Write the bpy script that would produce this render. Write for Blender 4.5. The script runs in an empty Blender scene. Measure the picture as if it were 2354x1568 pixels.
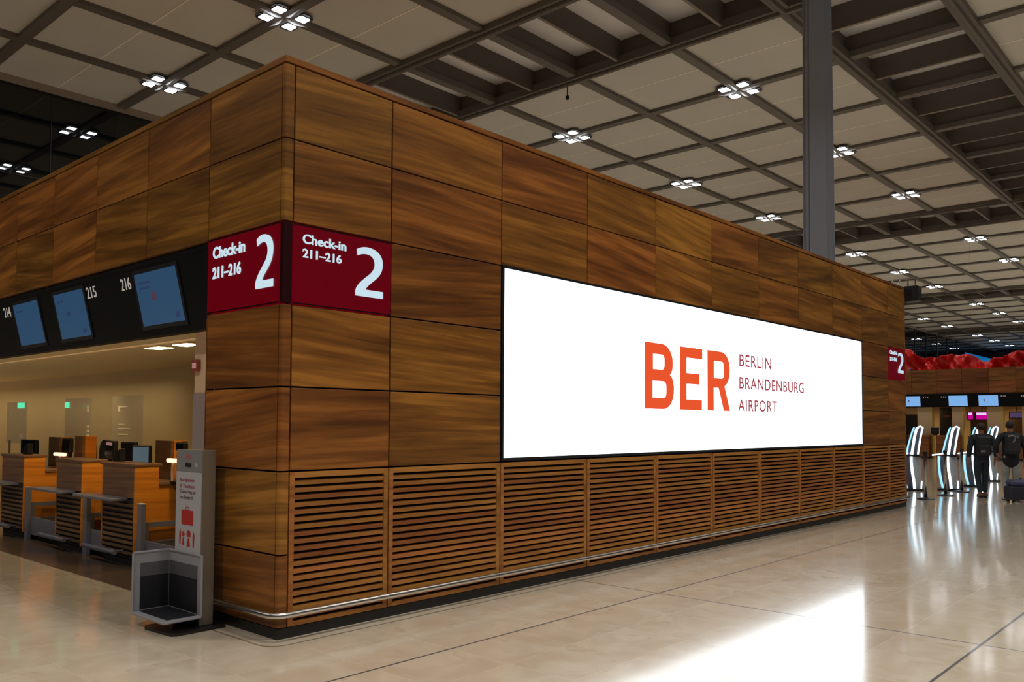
import bpy, math, random
from math import radians as R, sin, cos, pi
from mathutils import Vector, Matrix
random.seed(7)
S = bpy.context.scene
COL = S.collection

# ------------------------------------------------------------------ camera, world, exposure
CAM = Vector((-3.751, -5.811, 1.70))
cd = bpy.data.cameras.new('camera')
cam = bpy.data.objects.new('camera', cd); COL.objects.link(cam)
yaw, pitch, roll = R(41.9246), R(2.2725), R(0.31507)
fw = Vector((cos(yaw)*cos(pitch), sin(yaw)*cos(pitch), sin(pitch)))
rt = Vector((sin(yaw), -cos(yaw), 0)); up = rt.cross(fw)
rt, up = cos(roll)*rt + sin(roll)*up, -sin(roll)*rt + cos(roll)*up
cam.matrix_world = Matrix((( rt.x, up.x, -fw.x, CAM.x), (rt.y, up.y, -fw.y, CAM.y), (rt.z, up.z, -fw.z, CAM.z), (0, 0, 0, 1)))
cd.sensor_width = 36.0; cd.lens = 36.0*1953.68/2354
cd.shift_y = 111.665/2354
cd.clip_start = 0.05; cd.clip_end = 600
S.camera = cam
W = bpy.data.worlds.new('night'); S.world = W; W.use_nodes = True
W.node_tree.nodes['Background'].inputs[0].default_value = (0.010, 0.013, 0.022, 1)
W.node_tree.nodes['Background'].inputs[1].default_value = 0.6
vs = S.view_settings
vs.view_transform = 'Standard'; vs.look = 'None'; vs.gamma = 1.0; vs.use_curve_mapping = False
vs.exposure = 0.0
HC = 16.85                      # ceiling panel plane
GX, GY = 5.787, 4.73            # ceiling grid
def XK(k): return -3.75 + GX*k
def YM(m): return 7.06 + GY*m
LAMP = 24.0                     # radiance of a diffuser
BEAM = 290.0                    # downward beam of one fixture
BEAM_SPREAD = 130.0
def beam(x, y, z, parent=None, gain=0.82):
    ld = bpy.data.lights.new('ceiling_beam', 'AREA'); ld.shape = 'SQUARE'; ld.size = 0.9
    ld.energy = BEAM*gain; ld.color = LAMPCOL; ld.spread = math.radians(BEAM_SPREAD)
    lo = bpy.data.objects.new('ceiling_beam', ld); COL.objects.link(lo); lo.location = (x, y, z); lo.parent = parent
    return lo
LAMPCOL = (1.0, 0.965, 0.92)

# ------------------------------------------------------------------ materials
def lin(r, g, b):
    f = lambda c: c/12.92 if c <= 0.04045 else ((c+0.055)/1.055)**2.4
    return (f(r/255), f(g/255), f(b/255), 1)
def mat(name, col=(0.5, 0.5, 0.5, 1), rough=0.5, metal=0.0, spec=0.5, emit=None, es=1.0, var=0.0, vscale=6.0, bump=0.0):
    m = bpy.data.materials.new(name); m.use_nodes = True
    nt = m.node_tree; b = nt.nodes['Principled BSDF']
    b.inputs['Base Color'].default_value = col; b.inputs['Roughness'].default_value = rough
    b.inputs['Metallic'].default_value = metal; b.inputs['Specular IOR Level'].default_value = spec
    if emit:
        b.inputs['Emission Color'].default_value = emit; b.inputs['Emission Strength'].default_value = es
    if var or bump:
        tc = nt.nodes.new('ShaderNodeTexCoord'); n = nt.nodes.new('ShaderNodeTexNoise')
        n.inputs['Scale'].default_value = vscale; n.inputs['Detail'].default_value = 4
        nt.links.new(tc.outputs['Object'], n.inputs['Vector'])
        if var:
            rp = nt.nodes.new('ShaderNodeValToRGB'); c = Vector(col[:3])
            rp.color_ramp.elements[0].position = 0.3; rp.color_ramp.elements[1].position = 0.7
            rp.color_ramp.elements[0].color = (*(c*(1-var)), 1); rp.color_ramp.elements[1].color = (*(c*(1+var)), 1)
            nt.links.new(n.outputs['Fac'], rp.inputs[0]); nt.links.new(rp.outputs[0], b.inputs['Base Color'])
        if bump:
            bp = nt.nodes.new('ShaderNodeBump'); bp.inputs['Strength'].default_value = bump; bp.inputs['Distance'].default_value = 0.01
            nt.links.new(n.outputs['Fac'], bp.inputs['Height']); nt.links.new(bp.outputs[0], b.inputs['Normal'])
    return m

def math_node(nt, op, a, b=None, c=None):
    n = nt.nodes.new('ShaderNodeMath'); n.operation = op
    for i, v in enumerate((a, b, c)):
        if v is None: continue
        if isinstance(v, (int, float)): n.inputs[i].default_value = v
        else: nt.links.new(v, n.inputs[i])
    return n.outputs[0]

def wood_mat(name, dark, mid, light, rough=0.42, spec=0.35):
    """veneer with horizontal figured grain; every board (mesh island) gets its own offset and tone"""
    m = bpy.data.materials.new(name); m.use_nodes = True
    nt = m.node_tree; b = nt.nodes['Principled BSDF']; L = nt.links.new
    tc = nt.nodes.new('ShaderNodeTexCoord'); sp = nt.nodes.new('ShaderNodeSeparateXYZ'); L(tc.outputs['Object'], sp.inputs[0])
    geo = nt.nodes.new('ShaderNodeNewGeometry'); rnd = geo.outputs['Random Per Island']
    s = math_node(nt, 'ADD', sp.outputs['X'], sp.outputs['Y'])
    off = math_node(nt, 'MULTIPLY', rnd, 57.0)
    tilt = math_node(nt, 'MULTIPLY', s, math_node(nt, 'MULTIPLY', math_node(nt, 'SUBTRACT', rnd, 0.40), 0.22))
    zz = math_node(nt, 'ADD', sp.outputs['Z'], tilt)
    def noise(sx, sz, o, det, dist=0.0, sc=1.0):
        cb = nt.nodes.new('ShaderNodeCombineXYZ')
        L(math_node(nt, 'MULTIPLY', s, sx), cb.inputs[0]); L(math_node(nt, 'ADD', off, o), cb.inputs[1]); L(math_node(nt, 'MULTIPLY', zz, sz), cb.inputs[2])
        n = nt.nodes.new('ShaderNodeTexNoise'); n.inputs['Scale'].default_value = sc; n.inputs['Detail'].default_value = det
        n.inputs['Distortion'].default_value = dist; L(cb.outputs[0], n.inputs['Vector']); return n.outputs['Fac']
    band = noise(0.50, 6.5, 0.0, 4.0, 0.5)
    fine = noise(1.1, 26.0, 11.0, 3.0, 0.3)
    hair = noise(3.0, 140.0, 23.0, 2.0)
    v = math_node(nt, 'ADD', math_node(nt, 'MULTIPLY', band, 0.66), math_node(nt, 'MULTIPLY', fine, 0.36))
    v = math_node(nt, 'ADD', v, math_node(nt, 'MULTIPLY', math_node(nt, 'SUBTRACT', hair, 0.5), 0.10))
    rp = nt.nodes.new('ShaderNodeValToRGB'); e = rp.color_ramp.elements
    e[0].position = 0.37; e[0].color = dark; e[1].position = 0.66; e[1].color = light
    x = e.new(0.52); x.color = mid
    L(v, rp.inputs[0])
    hs = nt.nodes.new('ShaderNodeHueSaturation')
    r2 = math_node(nt, 'FRACT', math_node(nt, 'MULTIPLY', rnd, 7.31))
    L(math_node(nt, 'ADD', 0.488, math_node(nt, 'MULTIPLY', r2, 0.02)), hs.inputs['Hue'])
    L(math_node(nt, 'ADD', 0.82, math_node(nt, 'MULTIPLY', rnd, 0.32)), hs.inputs['Value'])
    hs.inputs['Saturation'].default_value = 1.0
    L(rp.outputs[0], hs.inputs['Color']); L(hs.outputs[0], b.inputs['Base Color'])
    b.inputs['Roughness'].default_value = rough; b.inputs['Specular IOR Level'].default_value = spec
    bp = nt.nodes.new('ShaderNodeBump'); bp.inputs['Strength'].default_value = 0.06; bp.inputs['Distance'].default_value = 0.004
    L(fine, bp.inputs['Height']); L(bp.outputs[0], b.inputs['Normal'])
    return m

def floor_mat():
    m = bpy.data.materials.new('polished_limestone'); m.use_nodes = True
    nt = m.node_tree; b = nt.nodes['Principled BSDF']; L = nt.links.new
    tc = nt.nodes.new('ShaderNodeTexCoord'); sp = nt.nodes.new('ShaderNodeSeparateXYZ'); L(tc.outputs['Object'], sp.inputs[0])
    X, Y = sp.outputs['X'], sp.outputs['Y']
    TX, TY = 1.447/2, 0.584
    def line(c, o, per, half):
        f = math_node(nt, 'FRACT', math_node(nt, 'DIVIDE', math_node(nt, 'SUBTRACT', c, o - per/2), per))
        d = math_node(nt, 'MULTIPLY', math_node(nt, 'ABSOLUTE', math_node(nt, 'SUBTRACT', f, 0.5)), per)
        return math_node(nt, 'LESS_THAN', d, half)
    joint = math_node(nt, 'MAXIMUM', line(Y, -1.15, TY, 0.0022), line(X, 3.66, TX, 0.0022))
    dark = math_node(nt, 'MAXIMUM', math_node(nt, 'MULTIPLY', line(Y, -1.15, 5*TY, 0.011), math_node(nt, 'LESS_THAN', Y, 0.0)), line(X, 3.66, 20*TX, 0.010))
    ix = math_node(nt, 'FLOOR', math_node(nt, 'DIVIDE', math_node(nt, 'SUBTRACT', X, 3.66), TX))
    iy = math_node(nt, 'FLOOR', math_node(nt, 'DIVIDE', math_node(nt, 'SUBTRACT', Y, -1.15), TY))
    cb = nt.nodes.new('ShaderNodeCombineXYZ'); L(ix, cb.inputs[0]); L(iy, cb.inputs[1])
    wn = nt.nodes.new('ShaderNodeTexWhiteNoise'); L(cb.outputs[0], wn.inputs['Vector'])
    # cloudy stone figure, shifted per tile
    mx = nt.nodes.new('ShaderNodeVectorMath'); mx.operation = 'MULTIPLY_ADD'
    L(wn.outputs['Color'], mx.inputs[0]); mx.inputs[1].default_value = (9, 9, 9); L(tc.outputs['Object'], mx.inputs[2])
    n1 = nt.nodes.new('ShaderNodeTexNoise'); n1.inputs['Scale'].default_value = 2.6; n1.inputs['Detail'].default_value = 7; n1.inputs['Distortion'].default_value = 0.8
    L(mx.outputs[0], n1.inputs['Vector'])
    n2 = nt.nodes.new('ShaderNodeTexNoise'); n2.inputs['Scale'].default_value = 2.6; n2.inputs['Detail'].default_value = 4; n2.inputs['Distortion'].default_value = 2.0
    L(mx.outputs[0], n2.inputs['Vector'])
    rp = nt.nodes.new('ShaderNodeValToRGB'); e = rp.color_ramp.elements
    e[0].position = 0.34; e[0].color = lin(214, 197, 171); e[1].position = 0.66; e[1].color = lin(228, 214, 191)
    L(n1.outputs['Fac'], rp.inputs[0])
    spot = nt.nodes.new('ShaderNodeValToRGB'); q = spot.color_ramp.elements
    q[0].position = 0.63; q[0].color = (0, 0, 0, 1); q[1].position = 0.74; q[1].color = (1, 1, 1, 1)
    L(n2.outputs['Fac'], spot.inputs[0])
    m1 = nt.nodes.new('ShaderNodeMix'); m1.data_type = 'RGBA'
    L(math_node(nt, 'MULTIPLY', spot.outputs[0], 0.38), m1.inputs['Factor']); L(rp.outputs[0], m1.inputs['A']); m1.inputs['B'].default_value = lin(178, 150, 118)
    hs = nt.nodes.new('ShaderNodeHueSaturation'); L(m1.outputs['Result'], hs.inputs['Color'])
    L(math_node(nt, 'ADD', 0.97, math_node(nt, 'MULTIPLY', wn.outputs['Value'], 0.05)), hs.inputs['Value'])
    m2 = nt.nodes.new('ShaderNodeMix'); m2.data_type = 'RGBA'
    L(math_node(nt, 'MULTIPLY', joint, 0.12), m2.inputs['Factor']); L(hs.outputs[0], m2.inputs['A']); m2.inputs['B'].default_value = lin(120, 112, 102)
    m3 = nt.nodes.new('ShaderNodeMix'); m3.data_type = 'RGBA'
    L(dark, m3.inputs['Factor']); L(m2.outputs['Result'], m3.inputs['A']); m3.inputs['B'].default_value = lin(84, 84, 90)
    L(m3.outputs['Result'], b.inputs['Base Color'])
    rr = math_node(nt, 'ADD', 0.16, math_node(nt, 'MULTIPLY', n1.outputs['Fac'], 0.08))
    L(math_node(nt, 'ADD', rr, math_node(nt, 'MULTIPLY', math_node(nt, 'MAXIMUM', joint, dark), 0.3)), b.inputs['Roughness'])
    b.inputs['IOR'].default_value = 1.5
    b.inputs['Coat Weight'].default_value = 1.0; b.inputs['Coat Roughness'].default_value = 0.10; b.inputs['Coat IOR'].default_value = 1.62
    return m

M = {}
M['wood'] = wood_mat('walnut_veneer', lin(92, 56, 18), lin(130, 84, 31), lin(168, 113, 45))
M['slatwood'] = wood_mat('walnut_slats', lin(128, 78, 34), lin(160, 104, 48), lin(182, 124, 60))
M['deskwood'] = wood_mat('counter_veneer', lin(92, 68, 46), lin(116, 86, 60), lin(140, 106, 76))
M['warmsidewood'] = wood_mat('counter_side_warm_lit_veneer', lin(176, 110, 30), lin(206, 132, 38), lin(222, 150, 52))  # orange of the warm light on the counter sides, painted into the veneer
M['farwood'] = wood_mat('far_veneer', lin(96, 60, 30), lin(128, 82, 44), lin(150, 98, 54))
M['floor'] = floor_mat()
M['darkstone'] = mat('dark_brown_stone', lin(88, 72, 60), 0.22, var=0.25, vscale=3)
M['black'] = mat('black_backing', lin(14, 13, 16), 0.7)
M['plinth'] = mat('black_plinth', lin(30, 30, 32), 0.5)
M['steel'] = mat('brushed_steel', lin(200, 198, 195), 0.28, metal=1.0)
M['inlay'] = mat('inlay_strip_brown', lin(140, 118, 96), 0.4)
M['panel'] = mat('ceiling_panel', lin(200, 198, 191), 0.8, spec=0.2, var=0.03, vscale=0.4)
M['rib'] = mat('ceiling_rib_grey', lin(102, 97, 91), 0.5)
M['fin'] = mat('louvre_fin_brown', lin(94, 87, 82), 0.6)
M['finlitedge'] = mat('louvre_fin_lit_edge', lin(132, 122, 112), 0.6)  # lighter tone paints the light caught by the fin bottoms
M['louvretop'] = mat('louvre_soffit_pale', lin(228, 228, 230), 0.7)
M['seam'] = mat('ceiling_seam', lin(238, 232, 220), 0.6)
M['lamp'] = mat('lamp_diffuser', (0.8, 0.8, 0.8, 1), 0.4, emit=(0.93, 0.96, 1.0, 1), es=LAMP)
M['glintwhite'] = mat('glint_plate_white', lin(235, 238, 242), 0.35)
M['lampplate'] = mat('lamp_plate', lin(60, 58, 60), 0.4)
M['column'] = mat('column_grey_steel', lin(160, 168, 186), 0.42, metal=0.1, spec=0.4)
M['glassnight'] = mat('night_glass', (0.004, 0.005, 0.007, 1), 0.015)
M['glassnight'].node_tree.nodes['Principled BSDF'].inputs['IOR'].default_value = 1.62
M['mullion'] = mat('dark_mullion', lin(26, 27, 30), 0.4)
M['soffitedge'] = mat('ceiling_edge_trim', lin(150, 138, 126), 0.6)
M['screen'] = mat('led_screen_white', (0.02, 0.02, 0.02, 1), 0.3, emit=(0.86, 0.94, 1.0, 1), es=2.5)
M['frame'] = mat('screen_frame_black', lin(18, 22, 28), 0.4)
M['logo'] = mat('logo_orange_red', (0.02, 0.01, 0.01, 1), 0.5, emit=lin(234, 80, 34), es=0.97)
M['logothin'] = mat('logo_dark_red', (0.02, 0.01, 0.01, 1), 0.5, emit=lin(160, 60, 70), es=1.0)
M['signred'] = mat('sign_red_glass', (0.02, 0.0, 0.002, 1), 0.25, emit=lin(88, 1, 11), es=1.0)
M['signcorner'] = mat('sign_dark_red', lin(40, 4, 10), 0.3)
M['letters'] = mat('sign_letters_white', (0.05, 0.06, 0.07, 1), 0.4, emit=lin(196, 220, 232), es=1.0)
M['endletters'] = mat('end_sign_letters', (0.05, 0.06, 0.07, 1), 0.4, emit=lin(190, 214, 230), es=1.0)
M['fascia'] = mat('black_gloss_fascia', lin(11, 13, 16), 0.5, spec=0.15)
M['lcd'] = mat('lcd_blue', (0.01, 0.02, 0.03, 1), 0.25, emit=lin(40, 70, 100), es=0.9)
M['lcdfar'] = mat('lcd_bright_blue', (0.01, 0.02, 0.03, 1), 0.25, emit=lin(120, 172, 228), es=1.0)
M['lcdmark'] = mat('lcd_mark', (0.01, 0.01, 0.02, 1), 0.3, emit=lin(34, 50, 84), es=1.0)
M['lcdred'] = mat('lcd_red_mark', (0.01, 0.01, 0.02, 1), 0.3, emit=lin(72, 48, 62), es=1.0)
M['number'] = mat('number_white', lin(225, 222, 220), 0.5, emit=lin(150, 148, 146), es=0.5)
M['cream'] = mat('cream_wall', lin(206, 182, 140), 0.75, var=0.03, vscale=1)
M['pale'] = mat('pale_pillar', lin(220, 186, 152), 0.6)
M['greypl'] = mat('grey_pillar_cladding', lin(158, 142, 140), 0.4)
M['soffit'] = mat('soffit_tan', lin(226, 204, 156), 0.7)
M['alarm'] = mat('alarm_red', lin(150, 70, 56), 0.4)
M['warm'] = mat('warm_tube', (0.8, 0.8, 0.6, 1), 0.4, emit=(1.0, 0.86, 0.38, 1), es=14.0)
M['warmline'] = mat('warm_led_line', (0.6, 0.42, 0.25, 1), 0.4, emit=(1.0, 0.60, 0.24, 1), es=0.18)
M['desklight'] = mat('desk_light', (0.8, 0.7, 0.6, 1), 0.4, emit=(1.0, 0.62, 0.42, 1), es=1.6)
M['bluesteel'] = mat('blue_grey_steel', lin(128, 128, 140), 0.38, metal=0.3)
M['belt'] = mat('belt_rubber', lin(26, 26, 28), 0.7)
M['acrylic'] = mat('acrylic_sheet', lin(190, 190, 196), 0.05)
_b = M['acrylic'].node_tree.nodes['Principled BSDF']; _b.inputs['Alpha'].default_value = 0.30
M['green'] = mat('green_reflection_glow', (0.1, 0.4, 0.3, 1), 0.4, emit=lin(90, 228, 172), es=1.0)  # reflection on the clear screens, painted as a green glow
M['printglare'] = mat('white_print_and_glare', lin(255, 252, 245), 0.5)  # white marks stand for print and for reflections on the sheets
M['blackpl'] = mat('black_plastic', lin(22, 21, 24), 0.38)
M['darkscreen'] = mat('dark_monitor_glass', lin(20, 20, 26), 0.12)
M['bluescr'] = mat('blue_grey_monitor', (0.05, 0.06, 0.07, 1), 0.2, emit=lin(70, 88, 98), es=0.9)
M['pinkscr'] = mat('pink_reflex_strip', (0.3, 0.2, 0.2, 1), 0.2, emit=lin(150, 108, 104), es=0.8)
M['standgrey'] = mat('stand_grey', lin(140, 140, 142), 0.42, metal=0.2)
M['standside'] = mat('stand_side', lin(128, 118, 104), 0.42, metal=0.3)
M['poster'] = mat('poster_white', lin(176, 176, 182), 0.5)
M['inkred'] = mat('ink_red', lin(176, 24, 18), 0.5)
M['inkpink'] = mat('ink_rose', lin(158, 96, 104), 0.5)
M['inkgrey'] = mat('ink_grey', lin(108, 92, 92), 0.5)
M['sizer'] = mat('sizer_grey', lin(150, 150, 156), 0.45)
M['sizerin'] = mat('sizer_dark_lining', lin(30, 30, 36), 0.5)
M['sizermid'] = mat('sizer_mid_lining', lin(84, 84, 90), 0.5)
M['basepl'] = mat('base_plate_dark', lin(52, 50, 50), 0.3, metal=0.5)
M['redfab'] = mat('red_mesh_fabric', lin(196, 20, 14), 0.5, var=0.25, vscale=0.5, emit=lin(190, 14, 10), es=0.05)
M['cable'] = mat('steel_cable', lin(90, 90, 92), 0.4, metal=0.8)
M['bluewin'] = mat('blue_lit_window', (0.01, 0.03, 0.06, 1), 0.2, emit=lin(12, 104, 160), es=0.8)
M['endwall'] = mat('end_wall_dark', lin(24, 28, 34), 0.6)
M['farbrown'] = mat('dark_brown_board', lin(84, 58, 44), 0.6)
M['beige'] = mat('beige_pillar', lin(206, 178, 142), 0.6)
M['yellowlit'] = mat('yellow_lit_pillar_edge', lin(206, 184, 110), 0.6)
M['magenta'] = mat('magenta_screen', (0.1, 0, 0.08, 1), 0.3, emit=lin(190, 0, 142), es=1.0)
M['magwhite'] = mat('magenta_screen_header', (0.3, 0.3, 0.3, 1), 0.3, emit=lin(222, 206, 242), es=1.0)
M['purple'] = mat('purple_screen', (0.05, 0.03, 0.08, 1), 0.3, emit=lin(70, 56, 88), es=1.0)
M['kioskdark'] = mat('terminal_dark', lin(84, 90, 106), 0.35)
M['kioskgrey'] = mat('terminal_grey', lin(176, 182, 188), 0.35)
M['kioskled'] = mat('terminal_led', (0.8, 0.85, 0.9, 1), 0.3, emit=(0.72, 0.88, 1.0, 1), es=2.4)
M['kioskblue'] = mat('terminal_blue_led', (0.5, 0.7, 0.9, 1), 0.3, emit=lin(130, 205, 235), es=1.1)
M['chrome'] = mat('post_chrome', lin(170, 168, 168), 0.2, metal=1.0)
M['skin'] = mat('skin', lin(168, 118, 96), 0.55)
M['hair'] = mat('dark_hair', lin(38, 26, 24), 0.7, bump=0.5, vscale=60)
M['jacket'] = mat('dark_jacket', lin(30, 36, 46), 0.8, var=0.2, vscale=9)
M['jeans'] = mat('dark_jeans', lin(34, 48, 62), 0.8, var=0.25, vscale=12)
M['coat'] = mat('black_coat', lin(24, 25, 30), 0.8, var=0.2, vscale=9)
M['trouser'] = mat('pale_trousers', lin(150, 156, 150), 0.8, var=0.15, vscale=9)
M['shoe'] = mat('tan_shoe', lin(96, 76, 64), 0.6)
M['shoewhite'] = mat('white_shoe', lin(190, 196, 200), 0.6)
M['sole'] = mat('dark_sole', lin(46, 34, 30), 0.7)
M['pack'] = mat('black_backpack', lin(28, 30, 36), 0.7, var=0.2, vscale=14)
M['packgrey'] = mat('backpack_print', lin(112, 108, 110), 0.6)
M['navy'] = mat('navy_suitcase', lin(62, 62, 98), 0.45)
M['navydark'] = mat('navy_suitcase_side', lin(28, 29, 44), 0.55)

# ------------------------------------------------------------------ helpers
def wl(o):
    v = Vector((0, 0, 0))
    while o is not None:
        v += o.location; o = o.parent
    return v
class MB:
    def __init__(s): s.v = []; s.f = []
    def add(s, vs, fs):
        n = len(s.v); s.v += [tuple(p) for p in vs]; s.f += [tuple(i+n for i in f) for f in fs]; return s
    def hexa(s, p):
        return s.add(p, [(0, 3, 2, 1), (4, 5, 6, 7), (0, 1, 5, 4), (1, 2, 6, 5), (2, 3, 7, 6), (3, 0, 4, 7)])
    def box(s, x0, x1, y0, y1, z0, z1):
        return s.hexa([(x0, y0, z0), (x1, y0, z0), (x1, y1, z0), (x0, y1, z0), (x0, y0, z1), (x1, y0, z1), (x1, y1, z1), (x0, y1, z1)])
    def bbox(s, x0, x1, y0, y1, z0, z1, b=0.01):
        """box with chamfered edges all round"""
        b = min(b, (x1-x0)/2.01, (y1-y0)/2.01, (z1-z0)/2.01)
        import itertools
        idx = {}; vs = []
        X, Y, Z = (x0, x1), (y0, y1), (z0, z1)
        for i, j, k in itertools.product((0, 1), repeat=3):
            sx, sy, sz = (1, -1)[i], (1, -1)[j], (1, -1)[k]
            for ax in range(3):
                p = [X[i]+sx*b, Y[j]+sy*b, Z[k]+sz*b]
                p[ax] = (X[i], Y[j], Z[k])[ax]
                idx[(i, j, k, ax)] = len(vs); vs.append(p)
        fs = []
        def q(i, j, k): return (i, j, k)
        for ax in range(3):
            a1, a2 = (ax+1) % 3, (ax+2) % 3
            for e in (0, 1):
                c = []
                for u, w in ((0, 0), (1, 0), (1, 1), (0, 1)):
                    t = [0, 0, 0]; t[ax] = e; t[a1] = u; t[a2] = w; c.append(idx[(*t, ax)])
                fs.append(c if e else c[::-1])
            for u in (0, 1):
                for w in (0, 1):
                    lo = [0, 0, 0]; lo[a1] = u; lo[a2] = w; hi = list(lo); hi[ax] = 1
                    c = [idx[(*lo, a1)], idx[(*hi, a1)], idx[(*hi, a2)], idx[(*lo, a2)]]
                    fs.append(c if (u == w) else c[::-1])
        for t in itertools.product((0, 1), repeat=3):
            c = [idx[(*t, 0)], idx[(*t, 1)], idx[(*t, 2)]]
            fs.append(c if (sum(t) % 2) else c[::-1])
        return s.add(vs, fs)
    def prism(s, poly, ax, d0, d1):
        """polygon (u,v) extruded along axis: 'z' -> (u,v,d); 'y' -> (u,d,v); 'x' -> (d,u,v)"""
        mk = {'z': lambda u, v, d: (u, v, d), 'y': lambda u, v, d: (u, d, v), 'x': lambda u, v, d: (d, u, v)}[ax]
        n = len(poly)
        vs = [mk(u, v, d0) for u, v in poly] + [mk(u, v, d1) for u, v in poly]
        return s.add(vs, [tuple(range(n))[::-1], tuple(range(n, 2*n))] + [(i, (i+1) % n, n+(i+1) % n, n+i) for i in range(n)])
    def tube(s, path, r, n=10, caps=True):
        path = [Vector(p) for p in path]; rs = r if isinstance(r, (list, tuple)) else [r]*len(path)
        prev = None; rings = []
        for i, p in enumerate(path):
            t = ((path[min(i+1, len(path)-1)] - p).normalized() + (p - path[max(i-1, 0)]).normalized()).normalized()
            if prev is None:
                a = Vector((0, 0, 1)) if abs(t.z) < 0.9 else Vector((1, 0, 0)); u = t.cross(a).normalized()
            else: u = (prev - t*prev.dot(t)).normalized()
            prev = u; w = t.cross(u)
            rings.append([p + (u*cos(2*pi*k/n) + w*sin(2*pi*k/n))*rs[i] for k in range(n)])
        vs = [q for rg in rings for q in rg]
        fs = [(i*n+k, i*n+(k+1) % n, (i+1)*n+(k+1) % n, (i+1)*n+k) for i in range(len(path)-1) for k in range(n)]
        if caps: fs += [tuple(range(n))[::-1], tuple((len(path)-1)*n+k for k in range(n))]
        return s.add(vs, fs)
    def lathe(s, c, prof, n=20):
        """profile [(r,z)...] about vertical axis through c"""
        vs = [(c[0]+r*cos(2*pi*k/n), c[1]+r*sin(2*pi*k/n), c[2]+z) for r, z in prof for k in range(n)]
        m = len(prof)
        fs = [(i*n+k, i*n+(k+1) % n, (i+1)*n+(k+1) % n, (i+1)*n+k) for i in range(m-1) for k in range(n)]
        fs += [tuple(range(n))[::-1], tuple((m-1)*n+k for k in range(n))]
        return s.add(vs, fs)
    def build(s, name, m, parent=None, smooth=False, local=False, **props):
        me = bpy.data.meshes.new(name)
        o0 = Vector((0, 0, 0)) if (parent is None or local) else wl(parent)
        me.from_pydata([tuple(Vector(p)-o0) for p in s.v], [], s.f); me.update()
        if isinstance(m, str): m = M[m]
        me.materials.append(m)
        if smooth:
            for p in me.polygons: p.use_smooth = True
        o = bpy.data.objects.new(name, me); COL.objects.link(o); o.parent = parent
        for k, v in props.items(): o[k] = v
        return o
def box(name, m, parent, x0, x1, y0, y1, z0, z1, b=0.0, **pr):
    mb = MB(); (mb.bbox(x0, x1, y0, y1, z0, z1, b) if b else mb.box(x0, x1, y0, y1, z0, z1)); return mb.build(name, m, parent, **pr)
def thing(name, label, cat, loc=(0, 0, 0), rotz=0.0, group=None):
    o = bpy.data.objects.new(name, None); COL.objects.link(o); o.empty_display_size = 0.2
    o.location = loc; o.rotation_euler = (0, 0, rotz); o['label'] = label; o['category'] = cat
    if group: o['group'] = group
    return o
def tag(o, label, cat, group=None):
    o['label'] = label; o['category'] = cat
    if group: o['group'] = group
    return o
def struct(o): o['kind'] = 'structure'; return o
def dup(root, loc, label, group=None):
    r = root.copy(); COL.objects.link(r); r.location = loc; r['label'] = label
    if group: r['group'] = group
    for ch in list(root.children):
        c = ch.copy(); COL.objects.link(c); c.parent = r
        for g in list(ch.children):
            d = g.copy(); COL.objects.link(d); d.parent = c
    return r
def curve_mesh(cu):
    t = bpy.data.objects.new('tmp', cu); COL.objects.link(t)
    dg = bpy.context.evaluated_depsgraph_get(); dg.update()
    me = bpy.data.meshes.new_from_object(t.evaluated_get(dg))
    bpy.data.objects.remove(t); bpy.data.curves.remove(cu); return me
def flat_verts(me): return [tuple(v.co) for v in me.vertices], [tuple(p.vertices) for p in me.polygons]
def lettering(name, text, m, parent, u0, u1, v0, v1, place, depth=0.006, bold=0.0, space=1.0):
    """raised text filling the rectangle u0..u1, v0..v1; place(u, v, d) gives the point (d = outwards)"""
    cu = bpy.data.curves.new('t', 'FONT'); cu.body = text; cu.size = 1.0; cu.offset = bold; cu.extrude = 0.5; cu.resolution_u = 5; cu.space_character = space
    me = curve_mesh(cu); V, F = flat_verts(me); bpy.data.meshes.remove(me)
    x0 = min(p[0] for p in V); x1 = max(p[0] for p in V); y0 = min(p[1] for p in V); y1 = max(p[1] for p in V)
    mb = MB(); mb.add([place(u0+(p[0]-x0)/(x1-x0)*(u1-u0), v0+(p[1]-y0)/(y1-y0)*(v1-v0), (p[2]+0.5)*depth) for p in V], F)
    return mb.build(name, m, parent)
def loops_mb(loops, place, depth):
    """filled 2D outline with holes"""
    cu = bpy.data.curves.new('s', 'CURVE'); cu.dimensions = '2D'; cu.fill_mode = 'BOTH'; cu.extrude = 0.5
    for lp in loops:
        sp = cu.splines.new('POLY'); sp.points.add(len(lp)-1)
        for p, (u, v) in zip(sp.points, lp): p.co = (u, v, 0, 1)
        sp.use_cyclic_u = True
    me = curve_mesh(cu); V, F = flat_verts(me); bpy.data.meshes.remove(me)
    return MB().add([place(p[0], p[1], (p[2]+0.5)*depth) for p in V], F)
def rrect(u0, u1, v0, v1, r, corners='abcd', n=8):
    """rounded rectangle; corners rounded: a=bottom-left b=bottom-right c=top-right d=top-left"""
    out = []
    for key, cx, cy, a0, px, py in (('a', u0+r, v0+r, 180, u0, v0), ('b', u1-r, v0+r, 270, u1, v0), ('c', u1-r, v1-r, 0, u1, v1), ('d', u0+r, v1-r, 90, u0, v1)):
        if key in corners: out += [(cx+r*cos(R(a0+90*i/n)), cy+r*sin(R(a0+90*i/n))) for i in range(n+1)]
        else: out.append((px, py))
    return out
def stroke(pts, w):
    """closed outline around an open centre line with square ends"""
    P = [Vector((*p, 0)) for p in pts]; A = []; B = []
    for i, p in enumerate(P):
        t = ((P[min(i+1, len(P)-1)]-p).normalized() + (p-P[max(i-1, 0)]).normalized()).normalized()
        nrm = Vector((-t.y, t.x, 0))
        A.append(p+nrm*w/2); B.append(p-nrm*w/2)
    return [(p.x, p.y) for p in A] + [(p.x, p.y) for p in reversed(B)]
front = lambda y: (lambda u, v, d: (u, y-d, v))          # faces -Y, u = x
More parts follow.
